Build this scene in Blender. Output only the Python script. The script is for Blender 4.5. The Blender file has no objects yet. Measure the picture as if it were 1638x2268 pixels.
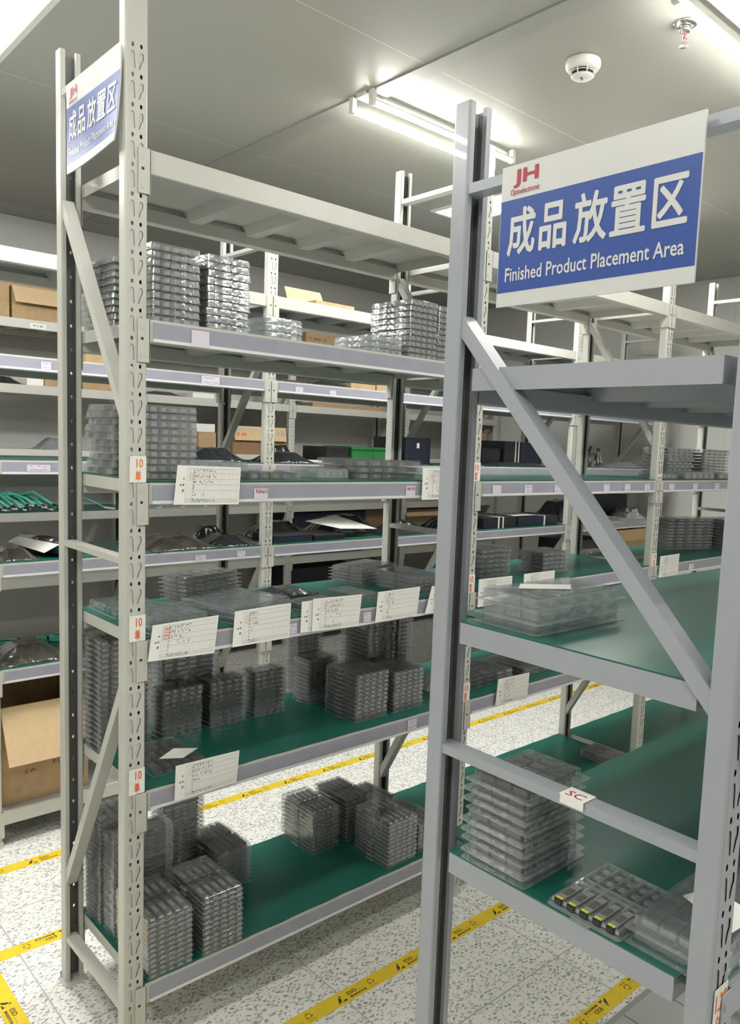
import bpy, bmesh, math, random
from mathutils import Vector, Matrix, noise

random.seed(7)
SC = bpy.context.scene
COL = SC.collection

# ------------------------------------------------------------------ camera
F_PX, PX, PY = 1750.25, 76.12, 35.39
yaw, pit, rol = (math.radians(a) for a in (48.8 - 1.8358, -6.0879, 2.2847))
fw = Vector((math.cos(yaw) * math.cos(pit), math.sin(yaw) * math.cos(pit), math.sin(pit)))
rt = Vector((math.sin(yaw), -math.cos(yaw), 0))
up = rt.cross(fw)
r2 = rt * math.cos(rol) + up * math.sin(rol)
u2 = up * math.cos(rol) - rt * math.sin(rol)
cd = bpy.data.cameras.new('camera')
cam = bpy.data.objects.new('camera', cd)
COL.objects.link(cam)
cam.matrix_world = Matrix(((r2.x, u2.x, -fw.x, -0.729), (r2.y, u2.y, -fw.y, -1.6829),
                           (r2.z, u2.z, -fw.z, 1.4969), (0, 0, 0, 1)))
cd.sensor_fit = 'HORIZONTAL'
cd.sensor_width = 36
cd.lens = F_PX / 1638 * 36
cd.shift_x = -PX / 1638
cd.shift_y = PY / 1638
cd.clip_start = 0.02
SC.camera = cam

# ------------------------------------------------------------------ light levels
TUBE_E = 92.0        # radiance of the LED tubes
PANEL_E = 38.0        # radiance of the LED ceiling panels
SC.view_settings.view_transform = 'Standard'
SC.view_settings.look = 'None'
SC.view_settings.gamma = 1
SC.view_settings.use_curve_mapping = False
SC.view_settings.exposure = 0.27
SC.cycles.max_bounces = 10
SC.cycles.diffuse_bounces = 5
SC.cycles.transparent_max_bounces = 40
SC.cycles.caustics_reflective = False
SC.cycles.caustics_refractive = False
SC.cycles.sample_clamp_indirect = 6
w_ = bpy.data.worlds.new('world')
SC.world = w_
w_.use_nodes = True
w_.node_tree.nodes['Background'].inputs[0].default_value = (0.02, 0.02, 0.02, 1)

# ------------------------------------------------------------------ materials
def new_mat(name):
    m = bpy.data.materials.new(name)
    m.use_nodes = True
    nt = m.node_tree
    b = nt.nodes['Principled BSDF']
    return m, nt, b

def mat(name, col, rough=0.5, metal=0.0, spec=0.5, var=0.04, vscale=9.0, bump=0.0, bscale=200.0, coat=0.0, rvar=0.0):
    m, nt, b = new_mat(name)
    b.inputs['Roughness'].default_value = rough
    b.inputs['Metallic'].default_value = metal
    b.inputs['Specular IOR Level'].default_value = spec
    b.inputs['Coat Weight'].default_value = coat
    N, L = nt.nodes, nt.links
    tc = N.new('ShaderNodeTexCoord')
    nz = N.new('ShaderNodeTexNoise')
    nz.inputs['Scale'].default_value = vscale
    nz.inputs['Detail'].default_value = 4
    L.new(tc.outputs['Object'], nz.inputs['Vector'])
    cr = N.new('ShaderNodeValToRGB')
    cr.color_ramp.elements[0].position = 0.3
    cr.color_ramp.elements[1].position = 0.7
    cr.color_ramp.elements[0].color = tuple(c * (1 - var) for c in col) + (1,)
    cr.color_ramp.elements[1].color = tuple(min(1, c * (1 + var)) for c in col) + (1,)
    L.new(nz.outputs['Fac'], cr.inputs['Fac'])
    L.new(cr.outputs['Color'], b.inputs['Base Color'])
    if bump:
        n2 = N.new('ShaderNodeTexNoise')
        n2.inputs['Scale'].default_value = bscale
        L.new(tc.outputs['Object'], n2.inputs['Vector'])
        bp = N.new('ShaderNodeBump')
        bp.inputs['Strength'].default_value = bump
        bp.inputs['Distance'].default_value = 0.002
        L.new(n2.outputs['Fac'], bp.inputs['Height'])
        L.new(bp.outputs['Normal'], b.inputs['Normal'])
    return m

def emit(name, col, e):
    m, nt, b = new_mat(name)
    b.inputs['Base Color'].default_value = (0.9, 0.9, 0.9, 1)
    b.inputs['Emission Color'].default_value = col + (1,)
    b.inputs['Emission Strength'].default_value = e
    return m

def clear_mat(name, tint, body, gloss_rough=0.12, col=(0.78, 0.80, 0.80)):
    """thin clear plastic: mostly see-through, a little milky body, a glossy skin"""
    m = bpy.data.materials.new(name)
    m.use_nodes = True
    nt = m.node_tree
    N, L = nt.nodes, nt.links
    N.clear()
    out = N.new('ShaderNodeOutputMaterial')
    tr = N.new('ShaderNodeBsdfTransparent')
    tr.inputs[0].default_value = tint + (1,)
    df = N.new('ShaderNodeBsdfPrincipled')
    df.inputs['Base Color'].default_value = col + (1,)
    df.inputs['Roughness'].default_value = 0.3
    gl = N.new('ShaderNodeBsdfGlossy')
    gl.inputs['Roughness'].default_value = gloss_rough
    gl.inputs['Color'].default_value = (0.95, 0.97, 1, 1)
    m1 = N.new('ShaderNodeMixShader')
    m1.inputs[0].default_value = body
    L.new(tr.outputs[0], m1.inputs[1])
    L.new(df.outputs[0], m1.inputs[2])
    lw = N.new('ShaderNodeLayerWeight')
    lw.inputs[0].default_value = 0.25
    tc = N.new('ShaderNodeTexCoord')
    nz = N.new('ShaderNodeTexNoise')
    nz.inputs['Scale'].default_value = 45
    L.new(tc.outputs['Object'], nz.inputs['Vector'])
    bp = N.new('ShaderNodeBump')
    bp.inputs['Strength'].default_value = 0.35
    bp.inputs['Distance'].default_value = 0.004
    L.new(nz.outputs['Fac'], bp.inputs['Height'])
    L.new(bp.outputs['Normal'], gl.inputs['Normal'])
    mm = N.new('ShaderNodeMath')
    mm.operation = 'MULTIPLY_ADD'
    mm.inputs[1].default_value = 0.6
    mm.inputs[2].default_value = 0.05
    L.new(lw.outputs['Facing'], mm.inputs[0])
    m2 = N.new('ShaderNodeMixShader')
    L.new(mm.outputs[0], m2.inputs[0])
    L.new(m1.outputs[0], m2.inputs[1])
    L.new(gl.outputs[0], m2.inputs[2])
    L.new(m2.outputs[0], out.inputs[0])
    return m

def floor_mat():
    m, nt, b = new_mat('speckled_floor')
    N, L = nt.nodes, nt.links
    tc = N.new('ShaderNodeTexCoord')
    nz = N.new('ShaderNodeTexNoise')
    nz.inputs['Scale'].default_value = 55
    nz.inputs['Detail'].default_value = 2
    L.new(tc.outputs['Object'], nz.inputs['Vector'])
    mx = N.new('ShaderNodeMix')
    mx.data_type = 'VECTOR'
    mx.factor_mode = 'UNIFORM'
    mx.inputs[0].default_value = 0.02
    L.new(tc.outputs['Object'], mx.inputs[4])
    L.new(nz.outputs['Color'], mx.inputs[5])
    cur = (0.80, 0.80, 0.76, 1)
    last = None
    # two crops of flakes, stretched in two directions
    for k, (sc, rotz, thr, cols) in enumerate(((62, 0.6, 0.33, ((0.27, 0.275, 0.27, 1), (0.46, 0.46, 0.44, 1))),
                                               (88, 2.1, 0.32, ((0.40, 0.40, 0.39, 1), (0.58, 0.58, 0.55, 1))))):
        mp = N.new('ShaderNodeMapping')
        mp.inputs['Rotation'].default_value = (0, 0, rotz)
        mp.inputs['Scale'].default_value = (1.0, 1.75, 1)
        L.new(mx.outputs[1], mp.inputs['Vector'])
        vo = N.new('ShaderNodeTexVoronoi')
        vo.voronoi_dimensions = '2D'
        vo.inputs['Scale'].default_value = sc
        vo.inputs['Randomness'].default_value = 1
        L.new(mp.outputs[0], vo.inputs['Vector'])
        sp = N.new('ShaderNodeSeparateColor')
        L.new(vo.outputs['Color'], sp.inputs[0])
        # only some cells carry a flake
        a = N.new('ShaderNodeMath'); a.operation = 'LESS_THAN'; a.inputs[1].default_value = 0.44
        L.new(sp.outputs[0], a.inputs[0])
        t = N.new('ShaderNodeMath'); t.operation = 'LESS_THAN'; t.inputs[1].default_value = thr
        L.new(vo.outputs['Distance'], t.inputs[0])
        f = N.new('ShaderNodeMath'); f.operation = 'MULTIPLY'
        L.new(a.outputs[0], f.inputs[0]); L.new(t.outputs[0], f.inputs[1])
        cm = N.new('ShaderNodeMix'); cm.data_type = 'RGBA'
        cm.inputs[6].default_value, cm.inputs[7].default_value = cols
        L.new(sp.outputs[1], cm.inputs[0])
        mix = N.new('ShaderNodeMix'); mix.data_type = 'RGBA'
        L.new(f.outputs[0], mix.inputs[0])
        if last is None:
            mix.inputs[6].default_value = cur
        else:
            L.new(last, mix.inputs[6])
        L.new(cm.outputs[2], mix.inputs[7])
        last = mix.outputs[2]
    # welded seams
    sx = N.new('ShaderNodeSeparateXYZ')
    L.new(tc.outputs['Object'], sx.inputs[0])
    seam = None
    for ax, off, per in ((0, -0.054, 0.599), (1, -0.418, 0.617)):
        s = N.new('ShaderNodeMath'); s.operation = 'SUBTRACT'; s.inputs[1].default_value = off
        L.new(sx.outputs[ax], s.inputs[0])
        p = N.new('ShaderNodeMath'); p.operation = 'PINGPONG'; p.inputs[1].default_value = per / 2
        L.new(s.outputs[0], p.inputs[0])
        c = N.new('ShaderNodeMath'); c.operation = 'LESS_THAN'; c.inputs[1].default_value = 0.0022
        L.new(p.outputs[0], c.inputs[0])
        if seam is None:
            seam = c.outputs[0]
        else:
            mxx = N.new('ShaderNodeMath'); mxx.operation = 'MAXIMUM'
            L.new(seam, mxx.inputs[0]); L.new(c.outputs[0], mxx.inputs[1])
            seam = mxx.outputs[0]
    mix = N.new('ShaderNodeMix'); mix.data_type = 'RGBA'
    L.new(seam, mix.inputs[0])
    L.new(last, mix.inputs[6])
    mix.inputs[7].default_value = (0.46, 0.45, 0.42, 1)
    L.new(mix.outputs[2], b.inputs['Base Color'])
    b.inputs['Roughness'].default_value = 0.38
    return m

def line_mat(name, col, linecol, specs, rough=0.5):
    """plain surface with thin joint lines: specs = ((axis, offset, period, halfwidth), ...)"""
    m, nt, b = new_mat(name)
    N, L = nt.nodes, nt.links
    tc = N.new('ShaderNodeTexCoord')
    sx = N.new('ShaderNodeSeparateXYZ')
    L.new(tc.outputs['Object'], sx.inputs[0])
    seam = None
    for ax, off, per, hw in specs:
        s = N.new('ShaderNodeMath'); s.operation = 'SUBTRACT'; s.inputs[1].default_value = off
        L.new(sx.outputs[ax], s.inputs[0])
        p = N.new('ShaderNodeMath'); p.operation = 'PINGPONG'; p.inputs[1].default_value = per / 2
        L.new(s.outputs[0], p.inputs[0])
        c = N.new('ShaderNodeMath'); c.operation = 'LESS_THAN'; c.inputs[1].default_value = hw
        L.new(p.outputs[0], c.inputs[0])
        if seam is None:
            seam = c.outputs[0]
        else:
            mxx = N.new('ShaderNodeMath'); mxx.operation = 'MAXIMUM'
            L.new(seam, mxx.inputs[0]); L.new(c.outputs[0], mxx.inputs[1])
            seam = mxx.outputs[0]
    mix = N.new('ShaderNodeMix'); mix.data_type = 'RGBA'
    L.new(seam, mix.inputs[0])
    mix.inputs[6].default_value = col + (1,)
    mix.inputs[7].default_value = linecol + (1,)
    L.new(mix.outputs[2], b.inputs['Base Color'])
    b.inputs['Roughness'].default_value = rough
    return m

M = dict(
    cream=mat('cream_paint', (0.52, 0.52, 0.485), 0.30, spec=0.5, var=0.03),
    gray=mat('gray_paint', (0.325, 0.345, 0.385), 0.28, spec=0.5, var=0.03, coat=0.2),
    inner=mat('dark_inner_face', (0.19, 0.19, 0.187), 0.45, metal=0.3, var=0.12, vscale=20),  # darker gray for the inside of the posts
    dgray=mat('dark_gray_paint', (0.30, 0.32, 0.33), 0.35, var=0.04),
    strip=mat('lilac_label_strip', (0.32, 0.325, 0.39), 0.22, spec=0.5, var=0.05, vscale=14),
    lip=mat('clear_strip_lip', (0.72, 0.72, 0.76), 0.15, spec=0.8, var=0.02),
    deck=mat('galvanised_deck', (0.42, 0.44, 0.44), 0.32, metal=0.25, var=0.05),
    green=mat('green_mat', (0.012, 0.115, 0.088), 0.30, spec=0.5, var=0.05, vscale=5),
    paper=mat('paper', (0.80, 0.79, 0.76), 0.7, var=0.015),
    ink=mat('black_ink', (0.03, 0.03, 0.035), 0.7, var=0.0),
    grid=mat('grey_print', (0.42, 0.42, 0.43), 0.7, var=0.0),
    red=mat('red_marker', (0.75, 0.13, 0.05), 0.6, var=0.03),
    crimson=mat('crimson_print', (0.38, 0.02, 0.05), 0.5, var=0.02),
    orange=mat('orange_marker', (0.80, 0.20, 0.05), 0.6, var=0.03),
    lav=mat('lavender_sticker', (0.66, 0.62, 0.72), 0.5, var=0.03),
    purple=mat('purple_ink', (0.30, 0.20, 0.40), 0.6, var=0.0),
    blue=mat('sign_blue', (0.018, 0.06, 0.28), 0.4, var=0.03),
    signw=mat('sign_white', (0.56, 0.56, 0.56), 0.35, var=0.015),
    yellow=mat('yellow_tape', (0.78, 0.56, 0.03), 0.45, var=0.05, vscale=20),
    tapeink=mat('tape_black', (0.03, 0.028, 0.02), 0.5, var=0.0),
    card=mat('cardboard', (0.42, 0.29, 0.16), 0.8, var=0.08, vscale=30),
    cardlt=mat('cardboard_inside', (0.60, 0.44, 0.26), 0.8, var=0.05, vscale=40),
    carddk=mat('cardboard_dark', (0.24, 0.15, 0.08), 0.8, var=0.08, vscale=30),
    bag=mat('antistatic_bag', (0.018, 0.02, 0.024), 0.2, spec=0.9, var=0.3, coat=0.4, bump=0.9, bscale=38),
    bagb=mat('brown_film_bag', (0.045, 0.04, 0.032), 0.22, spec=0.9, var=0.4, vscale=25, coat=0.4, bump=1.0, bscale=42),
    foil=mat('silver_foil', (0.55, 0.56, 0.57), 0.16, metal=0.9, var=0.3, vscale=12, bump=0.4, bscale=50),
    graybag=mat('gray_bag', (0.20, 0.20, 0.22), 0.35, var=0.2, bump=0.3, bscale=60),
    black=mat('black_plastic', (0.012, 0.013, 0.017), 0.4, var=0.2),
    navy=mat('dark_navy', (0.012, 0.016, 0.035), 0.5, var=0.2),
    binGreen=mat('green_bin', (0.03, 0.20, 0.06), 0.35, var=0.06),
    aqua=mat('aqua_cable', (0.10, 0.50, 0.38), 0.4, var=0.08),
    white=mat('white_plastic', (0.78, 0.78, 0.75), 0.4, var=0.02),
    strap=mat('white_strap', (0.82, 0.82, 0.80), 0.45, var=0.02),
    silver=mat('silver_metal', (0.40, 0.39, 0.37), 0.3, metal=0.35, var=0.08),
    chrome=mat('chrome', (0.75, 0.75, 0.75), 0.12, metal=1, var=0.03),
    modul=mat('module_case', (0.07, 0.07, 0.066), 0.32, metal=0.3, var=0.12, vscale=60),
    modlt=mat('module_case_light', (0.19, 0.19, 0.185), 0.35, metal=0.4, var=0.12, vscale=60),
    lime=mat('lime_latch', (0.62, 0.68, 0.08), 0.45, var=0.04),
    ceil=line_mat('ceiling_panels', (0.37, 0.37, 0.335), (0.58, 0.58, 0.55), ((1, 0.385, 1.18, 0.0022),), 0.5),
    wall=line_mat('wall_panels', (0.52, 0.52, 0.50), (0.45, 0.45, 0.44), ((1, 0.93, 1.15, 0.0025),), 0.5),
    wallx=line_mat('wall_panels_back', (0.50, 0.50, 0.49), (0.45, 0.45, 0.44), ((0, 0.3, 1.15, 0.0025),), 0.5),
    band=mat('aluminium_band', (0.34, 0.34, 0.315), 0.4, metal=0.1, var=0.03),
    floor=floor_mat(),
    plate=mat('gray_floor_plate', (0.40, 0.41, 0.40), 0.4, var=0.03),
    tube=emit('led_tube', (1.0, 0.985, 0.90), TUBE_E),
    panel=emit('led_panel', (1.0, 0.99, 0.95), PANEL_E),
    clear=clear_mat('clear_tray', (0.945, 0.955, 0.955), 0.065),
    clear2=clear_mat('clear_tray_silvery', (0.92, 0.935, 0.945), 0.17),
    glass=clear_mat('glassy_tray', (0.955, 0.965, 0.965), 0.045, 0.07),
    rim=clear_mat('clear_rim', (0.93, 0.945, 0.945), 0.20, 0.1),
    film=clear_mat('clear_film', (0.80, 0.83, 0.85), 0.16, 0.08),
    red_bulb=mat('red_bulb', (0.6, 0.05, 0.04), 0.1, var=0.0),
    slot=mat('dark_slot', (0.02, 0.02, 0.02), 0.6, var=0.0),
)

# ------------------------------------------------------------------ mesh helpers
class MB:
    def __init__(self):
        self.bm = bmesh.new()

    def box(self, x0, y0, z0, x1, y1, z1, mtx=None, bev=0.0):
        r = bmesh.ops.create_cube(self.bm, size=1)
        vs = r['verts']
        for v in vs:
            v.co = Vector((x0 + (v.co.x + .5) * (x1 - x0), y0 + (v.co.y + .5) * (y1 - y0), z0 + (v.co.z + .5) * (z1 - z0)))
        if bev:
            es = list({e for v in vs for e in v.link_edges})
            rr = bmesh.ops.bevel(self.bm, geom=es, offset=bev, segments=2, profile=.5, affect='EDGES')
            vs = list({v for f in rr['faces'] for v in f.verts} | {v for v in vs if v.is_valid})
        if mtx is not None:
            for v in vs:
                v.co = mtx @ v.co
        return self

    def poly(self, pts):
        vs = [self.bm.verts.new(p) for p in pts]
        self.bm.faces.new(vs)
        return self

    def prism(self, pts2, axis, a, b):
        """closed 2-D outline pushed along an axis from a to b"""
        def P(u, v, t):
            return ((t, u, v), (u, t, v), (u, v, t))[axis]
        n = len(pts2)
        A = [self.bm.verts.new(P(u, v, a)) for u, v in pts2]
        B = [self.bm.verts.new(P(u, v, b)) for u, v in pts2]
        self.bm.faces.new(A)
        self.bm.faces.new(B[::-1])
        for i in range(n):
            self.bm.faces.new((A[i], B[i], B[(i + 1) % n], A[(i + 1) % n]))
        return self

    def bar(self, p, q, wx, wt):
        """flat bar lying in a plane of constant x: width wx along x, thickness wt across"""
        p, q = Vector(p), Vector(q)
        d = (q - p).normalized()
        nrm = d.cross(Vector((1, 0, 0))).normalized() * wt / 2
        ex = Vector((wx / 2, 0, 0))
        A = [self.bm.verts.new(p + s * ex + t * nrm) for s, t in ((-1, -1), (1, -1), (1, 1), (-1, 1))]
        B = [self.bm.verts.new(q + s * ex + t * nrm) for s, t in ((-1, -1), (1, -1), (1, 1), (-1, 1))]
        self.bm.faces.new(A[::-1]); self.bm.faces.new(B)
        for i in range(4):
            self.bm.faces.new((A[i], A[(i + 1) % 4], B[(i + 1) % 4], B[i]))
        return self

    def tube(self, pts, r, seg=8, cap=True):
        pts = [Vector(p) for p in pts]
        rings = []
        for i, p in enumerate(pts):
            d = (pts[min(i + 1, len(pts) - 1)] - pts[max(i - 1, 0)]).normalized()
            a = d.cross(Vector((0, 0, 1)))
            if a.length < 1e-3:
                a = d.cross(Vector((1, 0, 0)))
            a.normalize()
            b = d.cross(a)
            rr = r[i] if isinstance(r, (list, tuple)) else r
            rings.append([self.bm.verts.new(p + a * rr * math.cos(t) + b * rr * math.sin(t))
                          for t in (2 * math.pi * k / seg for k in range(seg))])
        for A, B in zip(rings, rings[1:]):
            for k in range(seg):
                self.bm.faces.new((A[k], A[(k + 1) % seg], B[(k + 1) % seg], B[k]))
        if cap:
            self.bm.faces.new(rings[0][::-1]); self.bm.faces.new(rings[-1])
        return self

    def lathe(self, prof, c, seg=32):
        rings = []
        for r, z in prof:
            rings.append([self.bm.verts.new((c[0] + r * math.cos(t), c[1] + r * math.sin(t), c[2] + z))
                          for t in (2 * math.pi * k / seg for k in range(seg))])
        for A, B in zip(rings, rings[1:]):
            for k in range(seg):
                self.bm.faces.new((A[k], A[(k + 1) % seg], B[(k + 1) % seg], B[k]))
        self.bm.faces.new(rings[0][::-1]); self.bm.faces.new(rings[-1])
        return self

    def mesh(self, me, fn):
        """add every face of a mesh with its points mapped by fn"""
        if any(abs(v.co.z) > 1e-9 for v in me.vertices[:]) and max(abs(v.co.z) for v in me.vertices) < 1e-3:
            e = 1e-3
            o_ = fn(Vector((.5, .5, 0)))
            nn = (fn(Vector((.5 + e, .5, 0))) - o_).cross(fn(Vector((.5, .5 + e, 0))) - o_).normalized()
            vs = [self.bm.verts.new(fn(v.co) + nn * v.co.z) for v in me.vertices]
        else:
            vs = [self.bm.verts.new(fn(v.co)) for v in me.vertices]
        for p in me.polygons:
            try:
                self.bm.faces.new([vs[i] for i in p.vertices])
            except ValueError:
                pass
        return self

    def data(self, name, mt, smooth=False, normals=True):
        if normals:
            bmesh.ops.recalc_face_normals(self.bm, faces=self.bm.faces)
        me = bpy.data.meshes.new(name)
        self.bm.to_mesh(me)
        self.bm.free()
        for m_ in (mt if isinstance(mt, (list, tuple)) else (mt,)):
            me.materials.append(m_)
        if smooth:
            for p in me.polygons:
                p.use_smooth = True
        return me

def put(name, me, parent=None, loc=None, rot=None):
    o = bpy.data.objects.new(name, me)
    COL.objects.link(o)
    if parent:
        o.parent = parent
    if loc is not None:
        o.location = loc
    if rot is not None:
        o.rotation_euler = rot
    return o

def tag(o, label, cat, group=None):
    o['label'] = label
    o['category'] = cat
    if group:
        o['group'] = group
    return o

def thing(name, label, cat, loc=(0, 0, 0), rz=0.0, group=None):
    o = bpy.data.objects.new(name, None)
    o.empty_display_size = 0.05
    COL.objects.link(o)
    o.location = loc
    o.rotation_euler = (0, 0, rz)
    return tag(o, label, cat, group)

def struct(name, me):
    o = put(name, me)
    o['kind'] = 'structure'
    return o

_txt = {}
def text_mesh(s, bold=0.0):
    k = (s, bold)
    if k not in _txt:
        c = bpy.data.curves.new('lettering', 'FONT')
        c.body = s
        c.resolution_u = 2
        o = bpy.data.objects.new('lettering', c)
        COL.objects.link(o)
        bpy.context.view_layer.update()
        me = bpy.data.meshes.new_from_object(o.evaluated_get(bpy.context.evaluated_depsgraph_get()))
        bpy.data.objects.remove(o)
        if bold:
            b2 = bmesh.new()
            for k_ in range(8):
                dx, dy = bold * math.cos(k_ * math.pi / 4), bold * math.sin(k_ * math.pi / 4)
                vs_ = [b2.verts.new((v.co.x + dx, v.co.y + dy, k_ * 2e-5)) for v in me.vertices]
                for p_ in me.polygons:
                    b2.faces.new([vs_[q] for q in p_.vertices])
            b2.to_mesh(me)
            b2.free()
        xs = [v.co.x for v in me.vertices]; ys = [v.co.y for v in me.vertices]
        x0, x1, y0, y1 = min(xs), max(xs), min(ys), max(ys)
        for v in me.vertices:
            v.co.x = (v.co.x - x0) / (x1 - x0)
            v.co.y = (v.co.y - y0) / (y1 - y0)
        _txt[k] = me
    return _txt[k]

def stroke(mb, pts, w):
    """a pen stroke of width w: pts are 3-D points with a flat normal given by mapping later"""
    for (a, b) in zip(pts, pts[1:]):
        a, b = Vector(a), Vector(b)
        d = b - a
        if d.length < 1e-6:
            continue
        n = Vector((-d.y, d.x, 0)).normalized() * w / 2
        mb.poly([a - n, b - n, b + n, a + n])

# ------------------------------------------------------------------ the room
CZ = 2.78
XL, XR, YF, YB_ = -2.6, 4.8, -3.2, 3.5
struct('floor', MB().box(XL, YF, -.05, XR, YB_, 0).data('floor', M['floor']))
struct('ceiling', MB().box(XL, YF, CZ, XR, YB_, CZ + .05).data('ceiling', M['ceil']))
struct('wall_back', MB().box(XL, YB_, 0, XR, YB_ + .06, CZ).data('wall_back', M['wallx']))
struct('wall_right', MB().box(XR, YF, 0, XR + .06, YB_, CZ).data('wall_right', M['wall']))
struct('wall_left', MB().box(XL - .06, YF, 0, XL, YB_, CZ).data('wall_left', M['wall']))
struct('wall_front', MB().box(XL, YF - .06, 0, XR, YF, CZ).data('wall_front', M['wallx']))
struct('trim_1', MB().box(1.21, YF, CZ - .006, 1.288, YB_ - .15, CZ).data('ceiling_band', M['band']))
struct('trim_2', MB().prism([(3.35, CZ), (3.5, CZ), (3.5, CZ - .03), (3.48, CZ - .03)], 0, XL, XR).data('cove', M['band']))
struct('trim_3', MB().prism([(4.47, CZ), (4.8, CZ), (4.8, CZ - .03), (4.77, CZ - .03)], 1, YF, YB_).data('cove', M['band']))
struct('trim_4', MB().box(.9, -1.6, .0, 1.42, -.672, .012).data('floor_edge', M['band']))

# gray floor plates under the right rack
for i, (x0, x1) in enumerate(((.905, 1.06), (1.064, 1.218), (1.222, 1.376))):
    for j, (y0, y1) in enumerate(((-.84, -.69), (-.994, -.844))):
        o = put('floor_plate', MB().box(x0, y0, .0122, x1, y1, .0165, bev=.001).data('floor_plate', M['plate']))
        tag(o, ('gray floor plate under the right rack, %s row, %s toward the wall' %
                (('edge', 'inner')[j], ('first', 'second', 'third')[i])), 'floor plate', 'gray plates under the right rack')

# ------------------------------------------------------------------ lamps
def tube_lamp(x0, x1, yc, sep, label):
    t = thing('tube_light', label, 'light', ((x0 + x1) / 2, yc, CZ), group='paired LED tubes on the ceiling')
    hx = (x1 - x0) / 2
    put('housing', MB().box(-hx, -.022, -.018, hx, .022, -.0005).data('housing', M['white']), t)
    for s in (-1, 1):
        y = s * sep / 2
        lt = MB().tube([(-hx + .02, y, -.045), (hx - .02, y, -.045)], .0125, 16).data('light_tube', (M['tube'], M['white']), True)
        for p in lt.polygons:
            p.material_index = 1 if p.normal.z > -.05 else 0
        put('light_tube', lt, t)
        for e in (-1, 1):
            put('end_holder', MB().box(e * (hx - .012) - .01, y - .012, -.058, e * (hx - .012) + .01, y + .012, -.0006, bev=.003).data('end_holder', M['white']), t)

tube_lamp(1.2, 2.02, .715, .115, 'paired LED tubes above the middle aisle, beyond the ceiling band')
tube_lamp(1.33, 2.2, -.52, .105, 'paired LED tubes in the upper right corner beside the sprinkler')
tube_lamp(-1.5, -.66, .715, .115, 'added unseen paired LED tubes at the near end of the middle aisle')  # unseen lamp added to brighten the middle aisle
tube_lamp(-1.5, -.66, -.52, .105, 'added unseen paired LED tubes above the near end of the front aisle')  # added out of view to light the front of the left rack
tube_lamp(-1.5, -.66, -1.75, .105, 'added unseen paired LED tubes above the place where the viewer stands')  # unseen, added to light the faces turned to the viewer
tube_lamp(-.9, -.06, 2.32, .11, 'added unseen paired LED tubes above the near end of the far aisle')  # unseen lamp added to light the far aisle
tube_lamp(-.25, .6, -1.75, .105, 'added unseen paired LED tubes over the near end of the right rack')  # added out of view to light the right rack's near end
tube_lamp(1.33, 2.2, -1.75, .105, 'added unseen paired LED tubes behind the right rack')  # unseen, added for more light on the right rack

def panel_lamp(x0, y0, x1, y1, label):
    t = thing('ceiling_panel_light', label, 'light', ((x0 + x1) / 2, (y0 + y1) / 2, CZ), group='flat LED panels in the ceiling')
    hx, hy = (x1 - x0) / 2, (y1 - y0) / 2
    f = MB()
    for a in ((-hx - .02, -hy - .02, hx + .02, -hy), (-hx - .02, hy, hx + .02, hy + .02), (-hx - .02, -hy, -hx, hy), (hx, -hy, hx + .02, hy)):
        f.box(a[0], a[1], -.012, a[2], a[3], -.0005)
    put('frame', f.data('frame', M['white']), t)
    put('diffuser', MB().box(-hx, -hy, -.008, hx, hy, -.001).data('diffuser', M['panel']), t)

tube_lamp(2.72, 3.28, .715, .115, 'added short paired LED tubes hidden behind the sign, far end of middle aisle')  # lamp added out of sight behind the big sign to brighten the aisle
panel_lamp(-.135, .34, .165, 1.54, 'bright flat ceiling panel light above the upper left corner')
panel_lamp(2.42, .34, 2.67, 1.54, 'flat ceiling panel light partly hidden behind the big blue sign')

# smoke detector and sprinkler
t = thing('smoke_detector', 'round white smoke detector on the ceiling above the big sign', 'smoke detector', (1.549, -.02, CZ))
put('base', MB().lathe([(.056, 0), (.058, -.004), (.058, -.018), (.053, -.026), (.046, -.031)], (0, 0, -.0005), 40).data('base', M['white'], True), t)
put('sensor_chamber', MB().lathe([(.034, -.028), (.034, -.046), (.033, -.047)], (0, 0, 0), 32).data('sensor_chamber', M['slot']), t)
cg = MB().lathe([(.036, -.047), (.036, -.051), (.032, -.054), (.006, -.056)], (0, 0, 0), 32)
for k in range(8):
    a = k * math.pi / 4 + .2
    cg.tube([(.044 * math.cos(a), .044 * math.sin(a), -.030), (.037 * math.cos(a), .037 * math.sin(a), -.049)], .0022, 6)
cg.lathe([(.0405, -.0375), (.0405, -.0395), (.0385, -.0395), (.0385, -.0375)], (0, 0, 0), 32)
put('cage', cg.data('cage', M['white'], True), t)
put('indicator', MB().box(-.012, -.004, -.0575, -.002, 0, -.0555).box(.002, .002, -.0575, .006, .006, -.0555).data('indicator', M['slot']), t)

t = thing('fire_sprinkler', 'chrome fire sprinkler with red bulb hanging beside the tube lights', 'sprinkler', (1.558, -.376, CZ))
put('escutcheon', MB().lathe([(.036, 0), (.036, -.003), (.028, -.008), (.020, -.009)], (0, 0, -.0005)).data('escutcheon', M['chrome'], True), t)
put('fitting', MB().lathe([(.018, -.008), (.018, -.022), (.014, -.026), (.010, -.028)], (0, 0, 0), 20).data('fitting', M['chrome'], True), t)
y_ = MB()
for s in (-1, 1):
    y_.tube([(s * .008, 0, -.026), (s * .014, 0, -.036), (s * .013, 0, -.050), (s * .004, 0, -.062)], .0022, 8)
put('yoke', y_.data('yoke', M['chrome'], True), t)
put('glass_bulb', MB().tube([(0, 0, -.027), (0, 0, -.044), (0, 0, -.058)], [.002, .0028, .002], 10).data('glass_bulb', M['red_bulb'], True), t)
put('deflector', MB().lathe([(.005, -.060), (.015, -.064), (.015, -.0655), (.004, -.066)], (0, 0, 0), 16).data('deflector', M['chrome']), t)

# ------------------------------------------------------------------ racking
PW, PD, PIT = .05, .033, .06          # upright: face width, depth, slot pitch

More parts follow.
